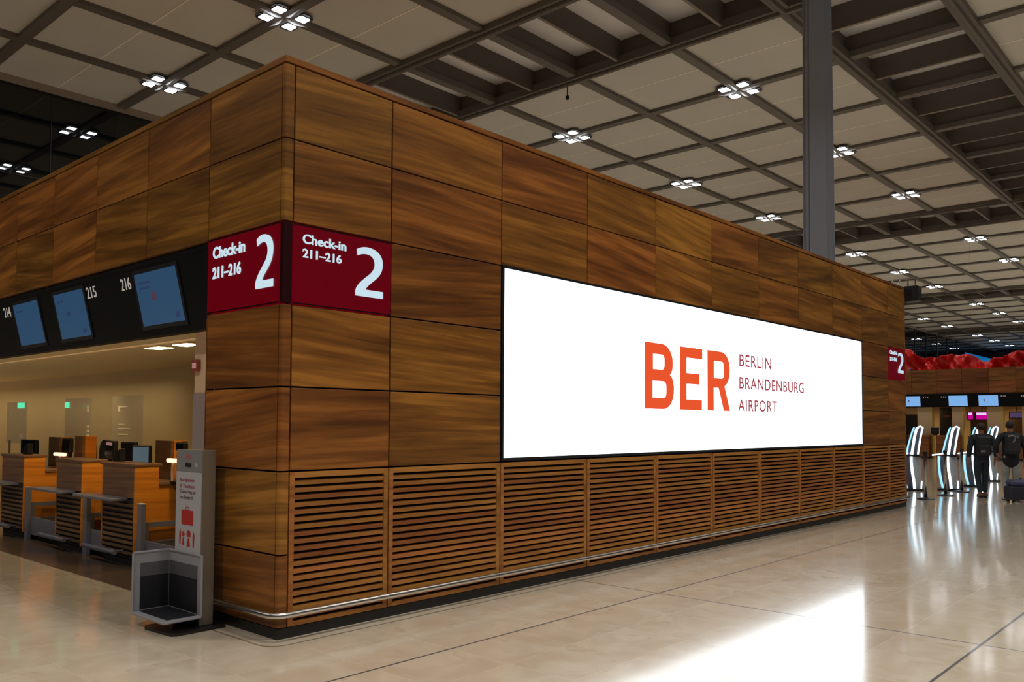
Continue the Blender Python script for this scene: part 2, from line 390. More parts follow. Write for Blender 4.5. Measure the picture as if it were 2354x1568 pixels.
left = lambda x: (lambda u, v, d: (x-d, -u, v))          # faces -X, u = -y
def two(name, m, parent, u0, u1, v0, v1, place):
    """numeral two drawn as one outline"""
    w, h = u1-u0, v1-v0
    sw = 0.235*min(w, h*0.8)
    out = []; T = lambda a, b: (u0+a*w, v0+b*h)
    outer = [(0.03, 0.93), (0.22, 0.985), (0.45, 1.0), (0.66, 0.975), (0.83, 0.915), (0.94, 0.82), (0.975, 0.70), (0.94, 0.57), (0.85, 0.465), (0.70, 0.365), (0.53, 0.275), (0.41, 0.20), (0.345, 0.14), (1.0, 0.14), (1.0, 0.0), (0.0, 0.0), (0.0, 0.10), (0.06, 0.19), (0.17, 0.275), (0.34, 0.375), (0.51, 0.465), (0.62, 0.545), (0.675, 0.62), (0.685, 0.70), (0.65, 0.78), (0.56, 0.835), (0.42, 0.86), (0.24, 0.85), (0.06, 0.805)]
    def smooth(P):
        Q = []
        for i in range(len(P)-1):
            p0, p1, p2, p3 = P[max(i-1, 0)], P[i], P[i+1], P[min(i+2, len(P)-1)]
            for q in range(4):
                t = q/4
                Q.append(tuple(0.5*(2*p1[k]+(p2[k]-p0[k])*t+(2*p0[k]-5*p1[k]+4*p2[k]-p3[k])*t*t+(3*p1[k]-p0[k]-3*p2[k]+p3[k])*t**3) for k in (0, 1)))
        return Q+[P[-1]]
    outer = smooth(outer[:13]) + outer[13:15] + smooth(outer[15:])
    return loops_mb([[T(a, b) for a, b in outer]], place, 0.008).build(name, m, parent)

# ================================================================== FLOOR
fl = struct(MB().box(-30, 186, -34, 36, -0.12, 0.0).build('floor', 'floor'))
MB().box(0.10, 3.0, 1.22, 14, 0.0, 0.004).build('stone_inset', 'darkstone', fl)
# thin inlay line around the kiosk, rounded at its corner
def ring(off, w, z, xend, yend, r):
    pts = []
    for o in (off, off+w):
        rr = r + (o-off)
        c = (-off+r, -off+r)
        a = [(-o, yend)] + [(c[0]+rr*cos(R(180+90*i/8)), c[1]+rr*sin(R(180+90*i/8))) for i in range(9)] + [(xend, -o)]
        pts.append(a)
    return pts[0] + pts[1][::-1]
pts = ring(0.155, 0.016, 0, 15.3, 0.75, 0.15)
a, b_ = pts[:len(pts)//2], pts[len(pts)//2:][::-1]
mb = MB(); mb.add([(*p, 0.002) for p in a] + [(*p, 0.002) for p in b_], [(i, i+1, len(a)+i+1, len(a)+i) for i in range(len(a)-1)])
mb.build('inlay_strip', 'inlay', fl)

# ================================================================== CEILING
KX = range(-5, 33); MY = range(-9, 6)
bayx = {-3, 4, 11, 18, 25, 32}; baym = {-8, -1}
cp = MB(); seam = MB(); rib = MB(); fin = MB(); fed = MB(); top = MB()
for k in KX:
    for m in MY:
        x0, x1, y0, y1 = XK(k), XK(k+1), YM(m), YM(m+1)
        if k in bayx or m in baym: continue
        xm = (x0+x1)/2; g = 0.012
        cp.box(x0+0.1, xm-g, y0+0.1, y1-0.1, HC, HC+0.06); cp.box(xm+g, x1-0.1, y0+0.1, y1-0.1, HC, HC+0.06)
        seam.box(xm-0.035, xm+0.035, y0+0.1, y1-0.1, HC-0.012, HC+0.03)
ceil = struct(cp.build('ceiling', 'panel'))
seam.build('panel_seam', 'seam', ceil)
x_lo, x_hi, y_lo, y_hi = XK(-5), XK(33), YM(-9), YM(6)
RW = 0.21
for k in range(-5, 34):
    bay = (k in bayx) or (k-1 in bayx)
    w, d = (0.27, 0.24) if bay else (RW, 0.15)
    rib.box(XK(k)-w, XK(k)+w, y_lo, y_hi, HC-d, HC+0.1)
    if bay: rib.tube([(XK(k), y_lo, HC-d-0.03), (XK(k), y_hi, HC-d-0.03)], 0.11, 8)
for m in range(-9, 7):
    bay = (m in baym) or (m-1 in baym)
    w, d = (0.27, 0.24) if bay else (RW, 0.15)
    if m == 6: continue
    d += 0.008; rib.box(x_lo, x_hi, YM(m)-w, YM(m)+w, HC-d, HC+0.1)
    if bay: rib.tube([(x_lo, YM(m), HC-d-0.03), (x_hi, YM(m), HC-d-0.03)], 0.11, 8)
rib.build('rib_grid', 'rib', ceil)
D = 0.80
for k in bayx:
    x0, x1 = XK(k), XK(k+1)
    for q in range(2*-9, 2*6+1):
        y = 7.06 + GY*q/2
        if (q//2) in baym and q % 2: pass
        fin.box(x0, x1, y-0.06, y+0.06, HC-0.12, HC+D); fed.box(x0, x1, y-0.062, y+0.062, HC-0.145, HC-0.119)
    for xx in (x0, x1): fin.box(xx-0.08, xx+0.08, y_lo, y_hi, HC-0.1, HC+D)
    top.box(x0, x1, y_lo, y_hi, HC+D, HC+D+0.05)
for m in baym:
    y0, y1 = YM(m), YM(m+1)
    for q in range(2*-5, 2*33+1):
        x = -3.75 + GX*q/2
        fin.box(x-0.06, x+0.06, y0, y1, HC-0.12, HC+D); fed.box(x-0.062, x+0.062, y0, y1, HC-0.143, HC-0.119)
    for yy in (y0, y1): fin.box(x_lo, x_hi, yy-0.08, yy+0.08, HC-0.1, HC+D)
    for k in KX:
        if k not in bayx: top.box(XK(k), XK(k+1), y0, y1, HC+D, HC+D+0.05)
fin.build('louvre_fins', 'fin', ceil); fed.build('louvre_fin_lit_edges', 'finlitedge', ceil); top.build('louvre_soffit', 'louvretop', ceil)
box('edge_trim', 'soffitedge', ceil, x_lo, x_hi, YM(6)-0.35, YM(6)+0.1, HC-0.22, HC+0.1)

# ceiling lights: four lit squares round a rib crossing
def ceiling_light():
    t = thing('ceiling_light', '', 'ceiling light', (0, 0, HC))
    for sx in (-1, 1):
        for sy in (-1, 1):
            cx, cy = sx*0.50, sy*0.44
            poly = [(sx*u, sy*v) for u, v in [(0.20, 0.20), (0.62, 0.20), (0.82, 0.36), (0.82, 0.66), (0.66, 0.82), (0.36, 0.82), (0.20, 0.62)]]
            if sx*sy < 0: poly = poly[::-1]
            pt = MB().prism(poly, 'z', -0.15, -0.115).build('mounting_plate', 'lampplate', t, local=True)
            MB().prism(rrect(cx-0.225, cx+0.225, cy-0.225, cy+0.225, 0.06, n=3), 'z', -0.17, -0.15).build('lamp_rim', 'lampplate', pt, local=True)
            MB().prism(rrect(cx-0.205, cx+0.205, cy-0.205, cy+0.205, 0.05, n=3), 'z', -0.182, -0.17).build('diffuser', 'lamp', pt, local=True)
    for ax in (0, 1):
        for s_ in (-1, 1):
            poly = [(s_*0.10, -0.16), (s_*0.22, -0.235), (s_*0.45, -0.27), (s_*0.70, -0.225), (s_*1.02, -0.16)]
            MB().prism(poly, 'y' if ax == 0 else 'x', -0.012, 0.012).build('glint_plate', 'glintwhite', t, local=True)  # added white plates, shaped like the glints of light along the ribs
    beam(0, 0, -0.29, t)
    return t
VIS = {  # (k, m): which one it is
 (3, 3): 'four-square white ceiling light nearest above the wooden kiosk corner',
 (3, 5): 'four-square ceiling light over the kiosk side wall, beside the dark window glass',
 (6, 1): 'large four-square ceiling light first left of the grey column, next to the louvred bay',
 (6, 3): 'four-square ceiling light just above the kiosk top edge, first beyond the louvred bay',
 (8, 1): 'four-square ceiling light touching the right edge of the grey column',
 (8, 3): 'four-square ceiling light second above the kiosk top edge, midway to the grey column',
 (10, 1): 'four-square ceiling light right of the grey column, second along its row',
 (10, 3): 'four-square ceiling light third above the kiosk top edge, close left of the column',
 (13, 1): 'ceiling light right of the column just beyond the second row of louvre boxes',
 (13, 3): 'ceiling light low beside the right edge of the column, above the kiosk top',
 (15, 1): 'ceiling light at the right picture edge, one beyond the second louvre boxes',
 (15, 3): 'ceiling light above the far end of the kiosk, left of the black loudspeaker',
 (17, 3): 'ceiling light just right of the black loudspeaker at the kiosk end',
 (20, 3): 'small ceiling light right of the loudspeaker, first past the third louvre bay',
 (22, 3): 'small distant ceiling light second past the third louvre bay',
 (24, 3): 'small distant ceiling light third past the third louvre bay, at the picture edge',
 (22, 5): 'small ceiling light beside the kiosk end, first below the black loudspeaker',
 (24, 5): 'small ceiling light second below the loudspeaker, above the red fabric',
 (27, 5): 'tiny far ceiling light above the red fabric, first past the last louvre bay',
 (29, 5): 'tiny far ceiling light above the red fabric, second past the last louvre bay',
 (31, 5): 'tiniest ceiling light, farthest back above the red fabric',
}
proto = None
for (k, m), lab in VIS.items():
    loc = (XK(k), YM(m), HC)
    if proto is None:
        proto = ceiling_light(); proto.location = loc; proto['label'] = lab; proto['group'] = 'four-square ceiling lights on the ceiling grid'
    else: dup(proto, loc, lab, 'four-square ceiling lights on the ceiling grid')
# the same fixtures where the photo does not look: real lamps of the same size at the same grid crossings
for k in (-1, 1, 3, 6, 8, 10, 13, 15, 17, 20, 22):
    for m in (-6, -4, -2, 1, 3, 5):
        if (k, m) in VIS: continue
        beam(XK(k), YM(m), HC-0.27, gain=0.82 if k >= 2 else (0.98 if m > 0 else 1.40))
# small pendant under a rib
t = thing('ceiling_sensor', 'small dark sensor hanging on a short rod under the ceiling louvre edge', 'sensor', (XK(5)+0.0, 17.0, HC-0.24))
MB().tube([(XK(5), 17.0, HC-0.24), (XK(5), 17.0, HC-0.75)], 0.03, 8).build('rod', 'rib', t)
MB().lathe((XK(5), 17.0, HC-0.95), [(0.03, 0), (0.09, 0.03), (0.09, 0.16), (0.03, 0.2)], 10).build('sensor_head', 'blackpl', t)

# ================================================================== WINDOWS AND END WALL
wy = YM(6)
w1 = struct(MB().box(-30, 186, wy+0.02, wy+0.10, 0, HC-0.2).build('window_1', 'glassnight'))
mm = MB()
x = 10.64 - 2.9*14
while x < 186:
    mm.box(x-0.012, x+0.012, wy-0.01, wy+0.02, 0, HC-0.2); x += 2.9
x = 141.3
while x > 60:
    mm.box(x-0.13, x+0.13, wy-0.05, wy+0.02, 0, HC-0.2); x -= 5.787
for x in (147.1, 152.9, 158.7): mm.box(x-0.13, x+0.13, wy-0.05, wy+0.02, 0, HC-0.2)
for z in (4.2, 8.4, 12.6): mm.box(-30, 186, wy-0.01, wy+0.02, z-0.02, z+0.02)
mm.build('mullions', 'mullion', w1)
w3 = struct(MB().box(164, 185.7, wy-0.01, wy+0.02, 6, 14.9).build('window_3', 'bluewin'))
ew = struct(MB().box(186, 186.5, -34, 36, 0, HC+1).build('wall_end', 'endwall'))
w2 = struct(MB().box(185.85, 186.0, -20, 35, 6, 15.2).build('window_2', 'bluewin'))
mm = MB()
for i in range(12): mm.box(185.7, 185.85, -20+5*i-0.25, -20+5*i+0.25, 6, 15.2)
mm.build('mullions', 'mullion', w2)

# ================================================================== COLUMN
cx, cy = XK(4)+GX/2, YM(-1)+GY/2
col = MB()
def colsec(z, w):
    # cruciform flanged steel section
    a = w/2; b = a*0.52; c = a*0.80
    pts = [(-a, -b), (-c, -b), (-c, -c), (-b, -c), (-b, -a), (b, -a), (b, -c), (c, -c), (c, -b), (a, -b), (a, b), (c, b), (c, c), (b, c), (b, a), (-b, a), (-b, c), (-c, c), (-c, b), (-a, b)]
    rr = R(20)
    return [(cx+u*cos(rr)-v*sin(rr), cy+u*sin(rr)+v*cos(rr), z) for u, v in pts]
zs = [(0, 0.98), (4, 0.96), (9, 0.92), (HC+D, 0.82)]
vs_ = [p for z, w in zs for p in colsec(z, w)]; n = 20
col.add(vs_, [(i*n+k, i*n+(k+1) % n, (i+1)*n+(k+1) % n, (i+1)*n+k) for i in range(len(zs)-1) for k in range(n)])
struct(col.build('column', 'column'))

# ================================================================== KIOSK SHELL
XE = 15.20; YE = 26.0
ROWS = [0.085, 0.655, 1.310, 1.980, 2.640, 3.300, 3.970, 4.575]
GR = [0.09] + [1.105 + 1.4465*i for i in range(10)] + [XE-0.045]        # grooves on the front
GL = [0.045] + [1.18 + 1.203*i for i in range(21)] + [YE]                # grooves on the left side
g = 0.007
core = MB()
core.box(0.075, XE-0.03, 0.075, 1.16, 0.0, 4.57)
core.box(3.05, XE-0.03, 1.16, YE, 0.0, 4.57)
core.box(0.075, 3.05, 1.16, YE, 3.30, 4.57); core.box(0.31, 3.05, 1.19, YE, 2.64, 3.30)
struct(core.build('wall_core', 'black'))
wf = MB()
for i in range(len(GR)-1):
    for j in range(len(ROWS)-1):
        x0, x1, z0, z1 = GR[i]+g, GR[i+1]-g, ROWS[j]+g, ROWS[j+1]-g
        if j < 2: continue                                   # louvre grilles
        if j == 4 and i in (0, 10): continue                 # red signs
        if 2 <= i <= 8 and j in (2, 3, 4): continue          # big screen
        wf.bbox(x0, x1, 0.0, 0.07, z0, z1, 0.003)
struct(wf.build('wall_front', 'wood'))
wlft = MB()
for i in range(len(GL)-1):
    for j in range(len(ROWS)-1):
        if i == 0 and j == 4: continue
        if i > 0 and j < 5: continue
        wlft.bbox(0.0, 0.07, GL[i]+g, GL[i+1]-g, ROWS[j]+g, ROWS[j+1]-g, 0.003)
wlft.box(0.0, 0.075, 1.165, 1.18, 0.085, 2.60)
struct(wlft.build('wall_left', 'wood'))
cpst = MB()
def corner_poly(o=0.0):
    r = 0.032
    return [(0.09-g, 0.07), (0.0, 0.045-g+0.0)] and [(0.09-g, o), (0.09-g, 0.07), (0.07, 0.07), (0.07, 0.045-g), (o, 0.045-g)] + [(o+r+r*cos(R(180+90*i/6)), o+r+r*sin(R(180+90*i/6))) for i in range(7)]
for j in range(len(ROWS)-1):
    if j == 4: continue
    cpst.prism(corner_poly()[::1], 'z', ROWS[j]+g, ROWS[j+1]-g)
struct(cpst.build('trim_1', 'wood'))
epst = MB()
for j in range(len(ROWS)-1): epst.box(XE-0.045+g, XE, 0.0, 0.075, ROWS[j]+g, ROWS[j+1]-g)
epst.box(XE-0.03, XE, 0.075, YE, 0.085, 4.575)
struct(epst.build('wall_right', 'wood'))
cap = MB(); cap.box(0.0, XE, 0.0, 0.20, 4.585, 4.632); cap.box(0.0, 0.20, 0.20, YE, 4.585, 4.632); cap.box(0.2, XE, 0.2, YE, 4.57, 4.585)
struct(cap.build('trim_2', 'wood'))
struct(MB().box(0.012, XE, 0.012, 0.08, 0, 0.082).build('baseboard_front', 'plinth'))
struct(MB().box(0.012, 0.08, 0.08, 1.18, 0, 0.082).build('baseboard_left', 'plinth'))

# louvre grilles
ORD = ['', 'second', 'third', 'fourth', 'fifth', 'sixth', 'seventh', 'eighth', 'ninth', '', '']
for i in range(len(GR)-1):
    x0, x1 = GR[i]+g, GR[i+1]-g
    lab = {0: 'narrow wooden louvre grille next to the rounded kiosk corner, under the red sign', 1: 'second wooden louvre grille from the kiosk corner, left of the white screen',
           10: 'narrow last wooden louvre grille at the far end of the kiosk', 9: 'second last wooden louvre grille, just past the right end of the white screen'}.get(
           i, '%s wooden louvre grille from the kiosk corner, under the white screen' % ORD[i])
    t = thing('louvre_grille', lab, 'louvre grille', ((x0+x1)/2, 0.0, 0.09), group='wooden louvre grilles along the kiosk base')
    z0, z1 = 0.09, 1.302; b = 0.045
    f = MB(); f.box(x0, x0+b, 0, 0.06, z0, z1); f.box(x1-b, x1, 0, 0.06, z0, z1); f.box(x0+b, x1-b, 0, 0.06, z1-b, z1); f.box(x0+b, x1-b, 0, 0.06, z0, z0+b*0.8)
    f.build('frame', 'slatwood', t)
    s_ = MB(); zz = z0+b*0.8+0.024; pit = (z1-b-zz)/19.0
    for q in range(19):
        za = zz+q*pit; h = pit-0.025
        s_.hexa([(x0+b, 0.004, za), (x1-b, 0.004, za), (x1-b, 0.045, za+0.006), (x0+b, 0.045, za+0.006), (x0+b, 0.004, za+h), (x1-b, 0.004, za+h), (x1-b, 0.045, za+h+0.006), (x0+b, 0.045, za+h+0.006)])
    s_.build('slats', 'slatwood', t)

# bumper rail
t = thing('bumper_rail', 'long polished steel bumper rail low along the kiosk front and round its corner', 'rail', (0, 0, 0.20))
path = [(-0.065, 1.10, 0.20), (-0.065, 0.14, 0.20)] + [(0.055-0.12+0.12-0.12*cos(R(a)), 0.055-0.12*sin(R(a))+0.0, 0.20) for a in range(0, 91, 15)] + [(x, -0.065, 0.20) for x in (0.6, 4, 8, 12, 15.15)]
MB().tube(path, 0.024, 14).build('tube', 'steel', t, smooth=True)
for i in range(1, 11):
    MB().tube([(GR[i], -0.065, 0.20), (GR[i], -0.001, 0.20)], 0.012, 8).build('bracket', 'steel', t)
MB().tube([(-0.065, 0.75, 0.20), (-0.001, 0.75, 0.20)], 0.012, 8).build('bracket', 'steel', t)

# ================================================================== SIGNS
t = thing('corner_sign', 'dark red lit sign wrapped round the kiosk corner, reading Check-in 211–216 and 2', 'sign', (0.0, 0.0, 2.64))
z0, z1 = 2.646, 3.294
pr = box('sign_panel', 'signred', t, GR[0]+0.004, GR[1]-g, 0.0, 0.07, z0, z1)
pl = box('sign_panel', 'signred', t, 0.0, 0.07, 0.049, 1.174, z0, z1)
cc = MB().prism(corner_poly(), 'z', z0, z1).build('corner_cover', 'signcorner', t)
for (u0, u1, v0, v1) in ((GR[0]+0.004, GR[1]-g, z0, z0+0.012), (GR[0]+0.004, GR[1]-g, z1-0.012, z1)):
    MB().box(u0, u1, -0.003, 0.0, v0, v1).build('edge_strip', 'signcorner', pr)
for (v0, v1) in ((z0, z0+0.012), (z1-0.012, z1)):
    MB().box(-0.003, 0.0, 0.05, 1.174, v0, v1).build('edge_strip', 'signcorner', pl)
lettering('lettering', 'Check-in', 'letters', pr, 0.181, 0.611, 3.143, 3.222, front(0.0), bold=0.022)
lettering('lettering', '211–216', 'letters', pr, 0.181, 0.565, 3.029, 3.103, front(0.0), bold=0.022)
two('numeral', 'letters', pr, 0.714, 1.012, 2.783, 3.212, front(0.0))
lettering('lettering', 'Check-in', 'letters', pl, -1.085, -0.562, 3.120, 3.224, left(0.0), bold=0.022)
lettering('lettering', '211–216', 'letters', pl, -1.085, -0.622, 2.944, 3.048, left(0.0), bold=0.022)
two('numeral', 'letters', pl, -0.384, -0.131, 2.786, 3.224, left(0.0))
t = thing('end_sign', 'small dark red sign at the far end of the kiosk front with a white 2', 'sign', (GR[10], 0.0, 2.64))
pr = box('sign_panel', 'signred', t, GR[10]+g, GR[11]-g+0.03, 0.0, 0.07, z0, z1)
lettering('lettering', 'Check-in', 'endletters', pr, GR[10]+0.10, GR[10]+0.54, 3.155, 3.235, front(0.0), bold=0.03)
lettering('lettering', '211–216', 'endletters', pr, GR[10]+0.10, GR[10]+0.52, 3.02, 3.10, front(0.0), bold=0.03)
two('numeral', 'endletters', pr, GR[10]+0.60, GR[10]+0.93, 2.79, 3.215, front(0.0))

# ================================================================== BIG SCREEN
sx0, sx1, sz0, sz1 = 2.585, 12.615, 1.350, 3.280
t = thing('advertising_screen', 'huge bright white screen on the wooden wall showing the orange BER logo', 'screen', ((sx0+sx1)/2, 0.0, 1.33))
f = MB(); b = 0.03
f.box(sx0-b, sx1+b, -0.012, 0.07, sz0-b, sz0); f.box(sx0-b, sx1+b, -0.012, 0.07, sz1, sz1+b*0.8)
f.box(sx0-b, sx0, -0.012, 0.07, sz0, sz1); f.box(sx1, sx1+b, -0.012, 0.07, sz0, sz1)
f.build('frame', 'frame', t)
disp = box('display', 'screen', t, sx0, sx1, -0.004, 0.06, sz0, sz1)
P = front(-0.004)
zb, zt = 1.892, 2.724
Bo = [(5.180, zb)] + [(5.180+0.42, zb)] + [(5.60+0.26*sin(R(a)), zb+0.235-0.235*cos(R(a))) for a in range(10, 91, 10)] + [(5.862, 2.185), (5.845, 2.26), (5.80, 2.315), (5.765, 2.335), (5.80, 2.365), (5.825, 2.41), (5.835, 2.46)] + [(5.56+0.275*cos(R(a)), 2.494+0.230*sin(R(a))) for a in range(0, 91, 10)] + [(5.180, zt)]
B1 = rrect(5.362, 5.635, 2.393, 2.586, 0.06, 'bc'); B2 = rrect(5.355, 5.680, 2.032, 2.248, 0.07, 'bc')
lp = loops_mb([Bo, B1, B2], P, 0.003); lp.build('logo_letter', 'logo', disp)
Eo = [(6.010, zb), (6.585, zb), (6.585, 2.028), (6.182, 2.028), (6.182, 2.238), (6.515, 2.238), (6.515, 2.380), (6.182, 2.380), (6.182, 2.586), (6.600, 2.586), (6.600, zt), (6.010, zt)]
loops_mb([Eo], P, 0.003).build('logo_letter', 'logo', disp)
Ro = [(6.742, zb), (6.912, zb), (6.912, 2.212), (7.055, 2.212), (7.205, zb), (7.388, zb), (7.225, 2.238), (7.29, 2.275), (7.345, 2.335), (7.378, 2.41), (7.385, 2.47)] + [(7.125+0.26*cos(R(a)), 2.494+0.230*sin(R(a))) for a in range(0, 91, 10)] + [(6.742, zt)]
R1 = rrect(6.918, 7.212, 2.345, 2.586, 0.07, 'bc')
loops_mb([Ro, R1], P, 0.003).build('logo_letter', 'logo', disp)
for tx, u0, u1, v0, v1 in (('BERLIN', 7.68, 8.73, 2.552, 2.728), ('BRANDENBURG', 7.675, 9.95, 2.222, 2.398), ('AIRPORT', 7.64, 8.93, 1.895, 2.068)):
    lettering('logo_text', tx, 'logothin', disp, u0, u1, v0, v1, P, depth=0.003, bold=0.007, space=1.12)

# ================================================================== CHECK-IN BAY (left side of the kiosk)
struct(box('wall_rear', 'cream', None, 2.98, 3.05, 1.16, YE, 0, 2.64))
struct(box('wall_return', 'cream', None, 0.10, 2.98, 1.16, 1.20, 0, 2.60))
sf = struct(box('ceiling_bay', 'soffit', None, 0.31, 2.98, 1.18, YE, 2.585, 2.64))
box('led_line', 'warmline', sf, 0.69, 0.72, 2.0, 9.0, 2.572, 2.586)
pw = struct(box('wall_pier', 'pale', None, 0.35, 0.55, 1.20, 2.04, 0, 2.585))
box('lower_cladding', 'greypl', pw, 0.335, 0.35, 1.20, 2.04, 0, 1.972)
t = thing('fire_alarm', 'small reddish fire alarm box on the pale pier beside the check-in bay', 'fire alarm', (0.35, 1.99, 2.19))
box('housing', 'alarm', t, 0.315, 0.35, 1.925, 2.055, 2.185, 2.30, 0.008); box('glass', 'pinkscr', t, 0.311, 0.315, 1.955, 2.025, 2.215, 2.27)
for (yy, lab) in ((3.30, 'right lit ceiling tube in the check-in bay, next to the pale pier'), (3.98, 'left lit ceiling tube in the check-in bay, farther from the pale pier')):
    t = thing('bay_light', lab, 'ceiling light', (0.95, yy, 2.585), group='lit tubes under the check-in bay ceiling')
    box('housing', 'pale', t, 0.80, 1.02, yy-0.19, yy+0.19, 2.565, 2.585); box('tube', 'warm', t, 0.82, 1.0, yy-0.17, yy+0.17, 2.558, 2.565)
# unseen warm fill strip, added to brighten the rear wall of the bay
ld = bpy.data.lights.new('bay_fill_strip', 'AREA'); ld.shape = 'RECTANGLE'; ld.size = 0.12; ld.size_y = 16.0; ld.energy = 46; ld.spread = R(150); ld.color = (1.0, 0.82, 0.48)
lo = bpy.data.objects.new('bay_fill_strip', ld); COL.objects.link(lo); lo.location = (2.35, 15.5, 2.58)

# small warm fill lamps added over the counter gaps to brighten the side panels
for y in (3.25, 4.95, 6.85):
    ld = bpy.data.lights.new('bay_fill_spot', 'AREA'); ld.shape = 'DISK'; ld.size = 0.14; ld.energy = 11; ld.spread = R(125); ld.color = (1.0, 0.66, 0.22)
    lo = bpy.data.objects.new('bay_fill_spot', ld); COL.objects.link(lo); lo.location = (1.10, y, 2.578); lo.rotation_euler = (R(28), 0, 0)

# tilted display fascia
FT = (0.04, 3.285); FBm = (0.205, 2.560)
def fx(z): return FT[0] + (FT[1]-z)/(FT[1]-FBm[1])*(FBm[0]-FT[0])
t = thing('display_fascia', 'long black tilted fascia above the check-in bay carrying screens and numbers', 'fascia', (0.1, 7.0, 2.56))
MB().prism([(FT[0], FT[1]), (0.305, FT[1]), (0.305, FBm[1]), (FBm[0], FBm[1])], 'y', 1.182, YE).build('fascia_body', 'fascia', t)
MB().prism([(FT[0]-0.004, FT[1]), (FT[0]+0.03, FT[1]), (FT[0]+0.03, FT[1]-0.03), (FT[0]-0.0, FT[1]-0.03)], 'y', 1.182, YE).build('top_lip', 'frame', t)
tilt = lambda u, v, d: (fx(v)-d, -u, v)
for s, y0, y1 in (('216', 2.89, 3.11), ('215', 3.74, 3.985), ('214', 6.40, 6.64)):
    lettering('number', s, 'number', t, -y1, -y0, 3.055, 3.175, tilt, depth=0.006, bold=-0.006)
def display(y0, y1, lab, marks):
    t = thing('check_in_display', lab, 'display', (0.1, (y0+y1)/2, 2.66), group='blue screens on the black fascia')
    def slab(name, m, par, a0, a1, b0, b1, d0, d1):
        return MB().hexa([tilt(-a1, b0, d0), tilt(-a0, b0, d0), tilt(-a0, b0, d1), tilt(-a1, b0, d1), tilt(-a1, b1, d0), tilt(-a0, b1, d0), tilt(-a0, b1, d1), tilt(-a1, b1, d1)]).build(name, m, par)
    slab('bezel', 'frame', t, y0-0.04, y1+0.04, 2.625, 3.215, 0.0, 0.012)
    s = slab('screen', 'lcd', t, y0, y1, 2.665, 3.175, 0.012, 0.015)
    w = y1-y0
    for (m, a, b, c, d) in marks:
        slab('screen_mark', m, s, y1-w*b, y1-w*a, 2.665+0.51*c, 2.665+0.51*d, 0.015, 0.0165)
display(1.90, 2.76, 'blue check-in screen on the black fascia nearest the red corner sign', [('lcdmark', 0.08, 0.36, 0.80, 0.84), ('lcdmark', 0.08, 0.34, 0.70, 0.74), ('lcdred', 0.34, 0.45, 0.46, 0.62), ('lcdmark', 0.82, 0.92, 0.08, 0.18)])
display(4.06, 4.89, 'dim blue-grey check-in screen in the middle of the black fascia', [('lcdmark', 0.34, 0.46, 0.50, 0.58), ('lcdmark', 0.10, 0.30, 0.80, 0.84), ('lcdmark', 0.78, 0.90, 0.08, 0.16)])
display(5.42, 6.24, 'blue check-in screen on the black fascia farthest from the red corner sign', [('lcdmark', 0.10, 0.36, 0.80, 0.84)])

# check-in counters
def counter(y0, y1, lab, ext=0.65):
    t = thing('check_in_counter', lab, 'counter', (0.95, (y0+y1)/2, 0.0), group='wooden check-in counters in the bay')
    box('body', 'deskwood', t, 0.72, 0.98, y0+0.03, y1-0.03, 0.10, 1.165)
    box('front_panel', 'deskwood', t, 0.70, 0.72, y0+0.03, y1-0.03, 0.80, 1.165)
    box('side_panel', 'warmsidewood', t, 0.70, 0.98, y0, y0+0.03, 0.10, 1.165); box('side_panel', 'warmsidewood', t, 0.70, 0.98, y1-0.03, y1, 0.10, 1.165)
    box('counter_top', 'deskwood', t, 0.68, 1.02, y0-0.01, y1+0.01, 1.165, 1.20, 0.006)
    s = MB(); q = 0
    while 0.14+q*0.062 < 0.76:
        z = 0.14+q*0.062; s.box(0.695, 0.718, y0+0.035, y1-0.035, z, z+0.030); q += 1
    s.build('slats', 'deskwood', t); box('slat_backing', 'black', t, 0.712, 0.72, y0+0.03, y1-0.03, 0.10, 0.80)
    box('luggage_ledge', 'bluesteel', t, 0.50, 0.71, y0+0.20, y1+0.38, 0.765, 0.80, 0.006)
    MB().tube([(0.58, y1+0.22, 0.17), (0.58, y0+0.22, 0.17)], 0.028, 10).build('bumper', 'bluesteel', t)
    b = MB(); b.tube([(0.58, y1-0.1, 0.17), (0.71, y1-0.1, 0.17)], 0.014, 8); b.tube([(0.58, y0+0.3, 0.17), (0.71, y0+0.3, 0.17)], 0.014, 8); b.build('bumper_bracket', 'bluesteel', t)
    box('plinth', 'plinth', t, 0.73, 1.6, y0+0.03, y1-0.03, 0.0, 0.10)
    box('desk', 'deskwood', t, 0.98, 1.72, y0-0.02, y1+ext, 0.94, 0.975, 0.005)
    box('desk_side', 'warmsidewood', t, 0.98, 1.45, y0, y0+0.03, 0.10, 0.94); box('desk_back', 'deskwood', t, 1.45, 1.48, y0, y1, 0.10, 0.94)
    return t
counter(4.06, 4.97, 'wooden check-in counter nearest the pale pier, right one of three', 0.55)
counter(5.57, 6.43, 'middle wooden check-in counter between its two neighbours')
counter(7.63, 8.57, 'leftmost wooden check-in counter at the edge of the photo')
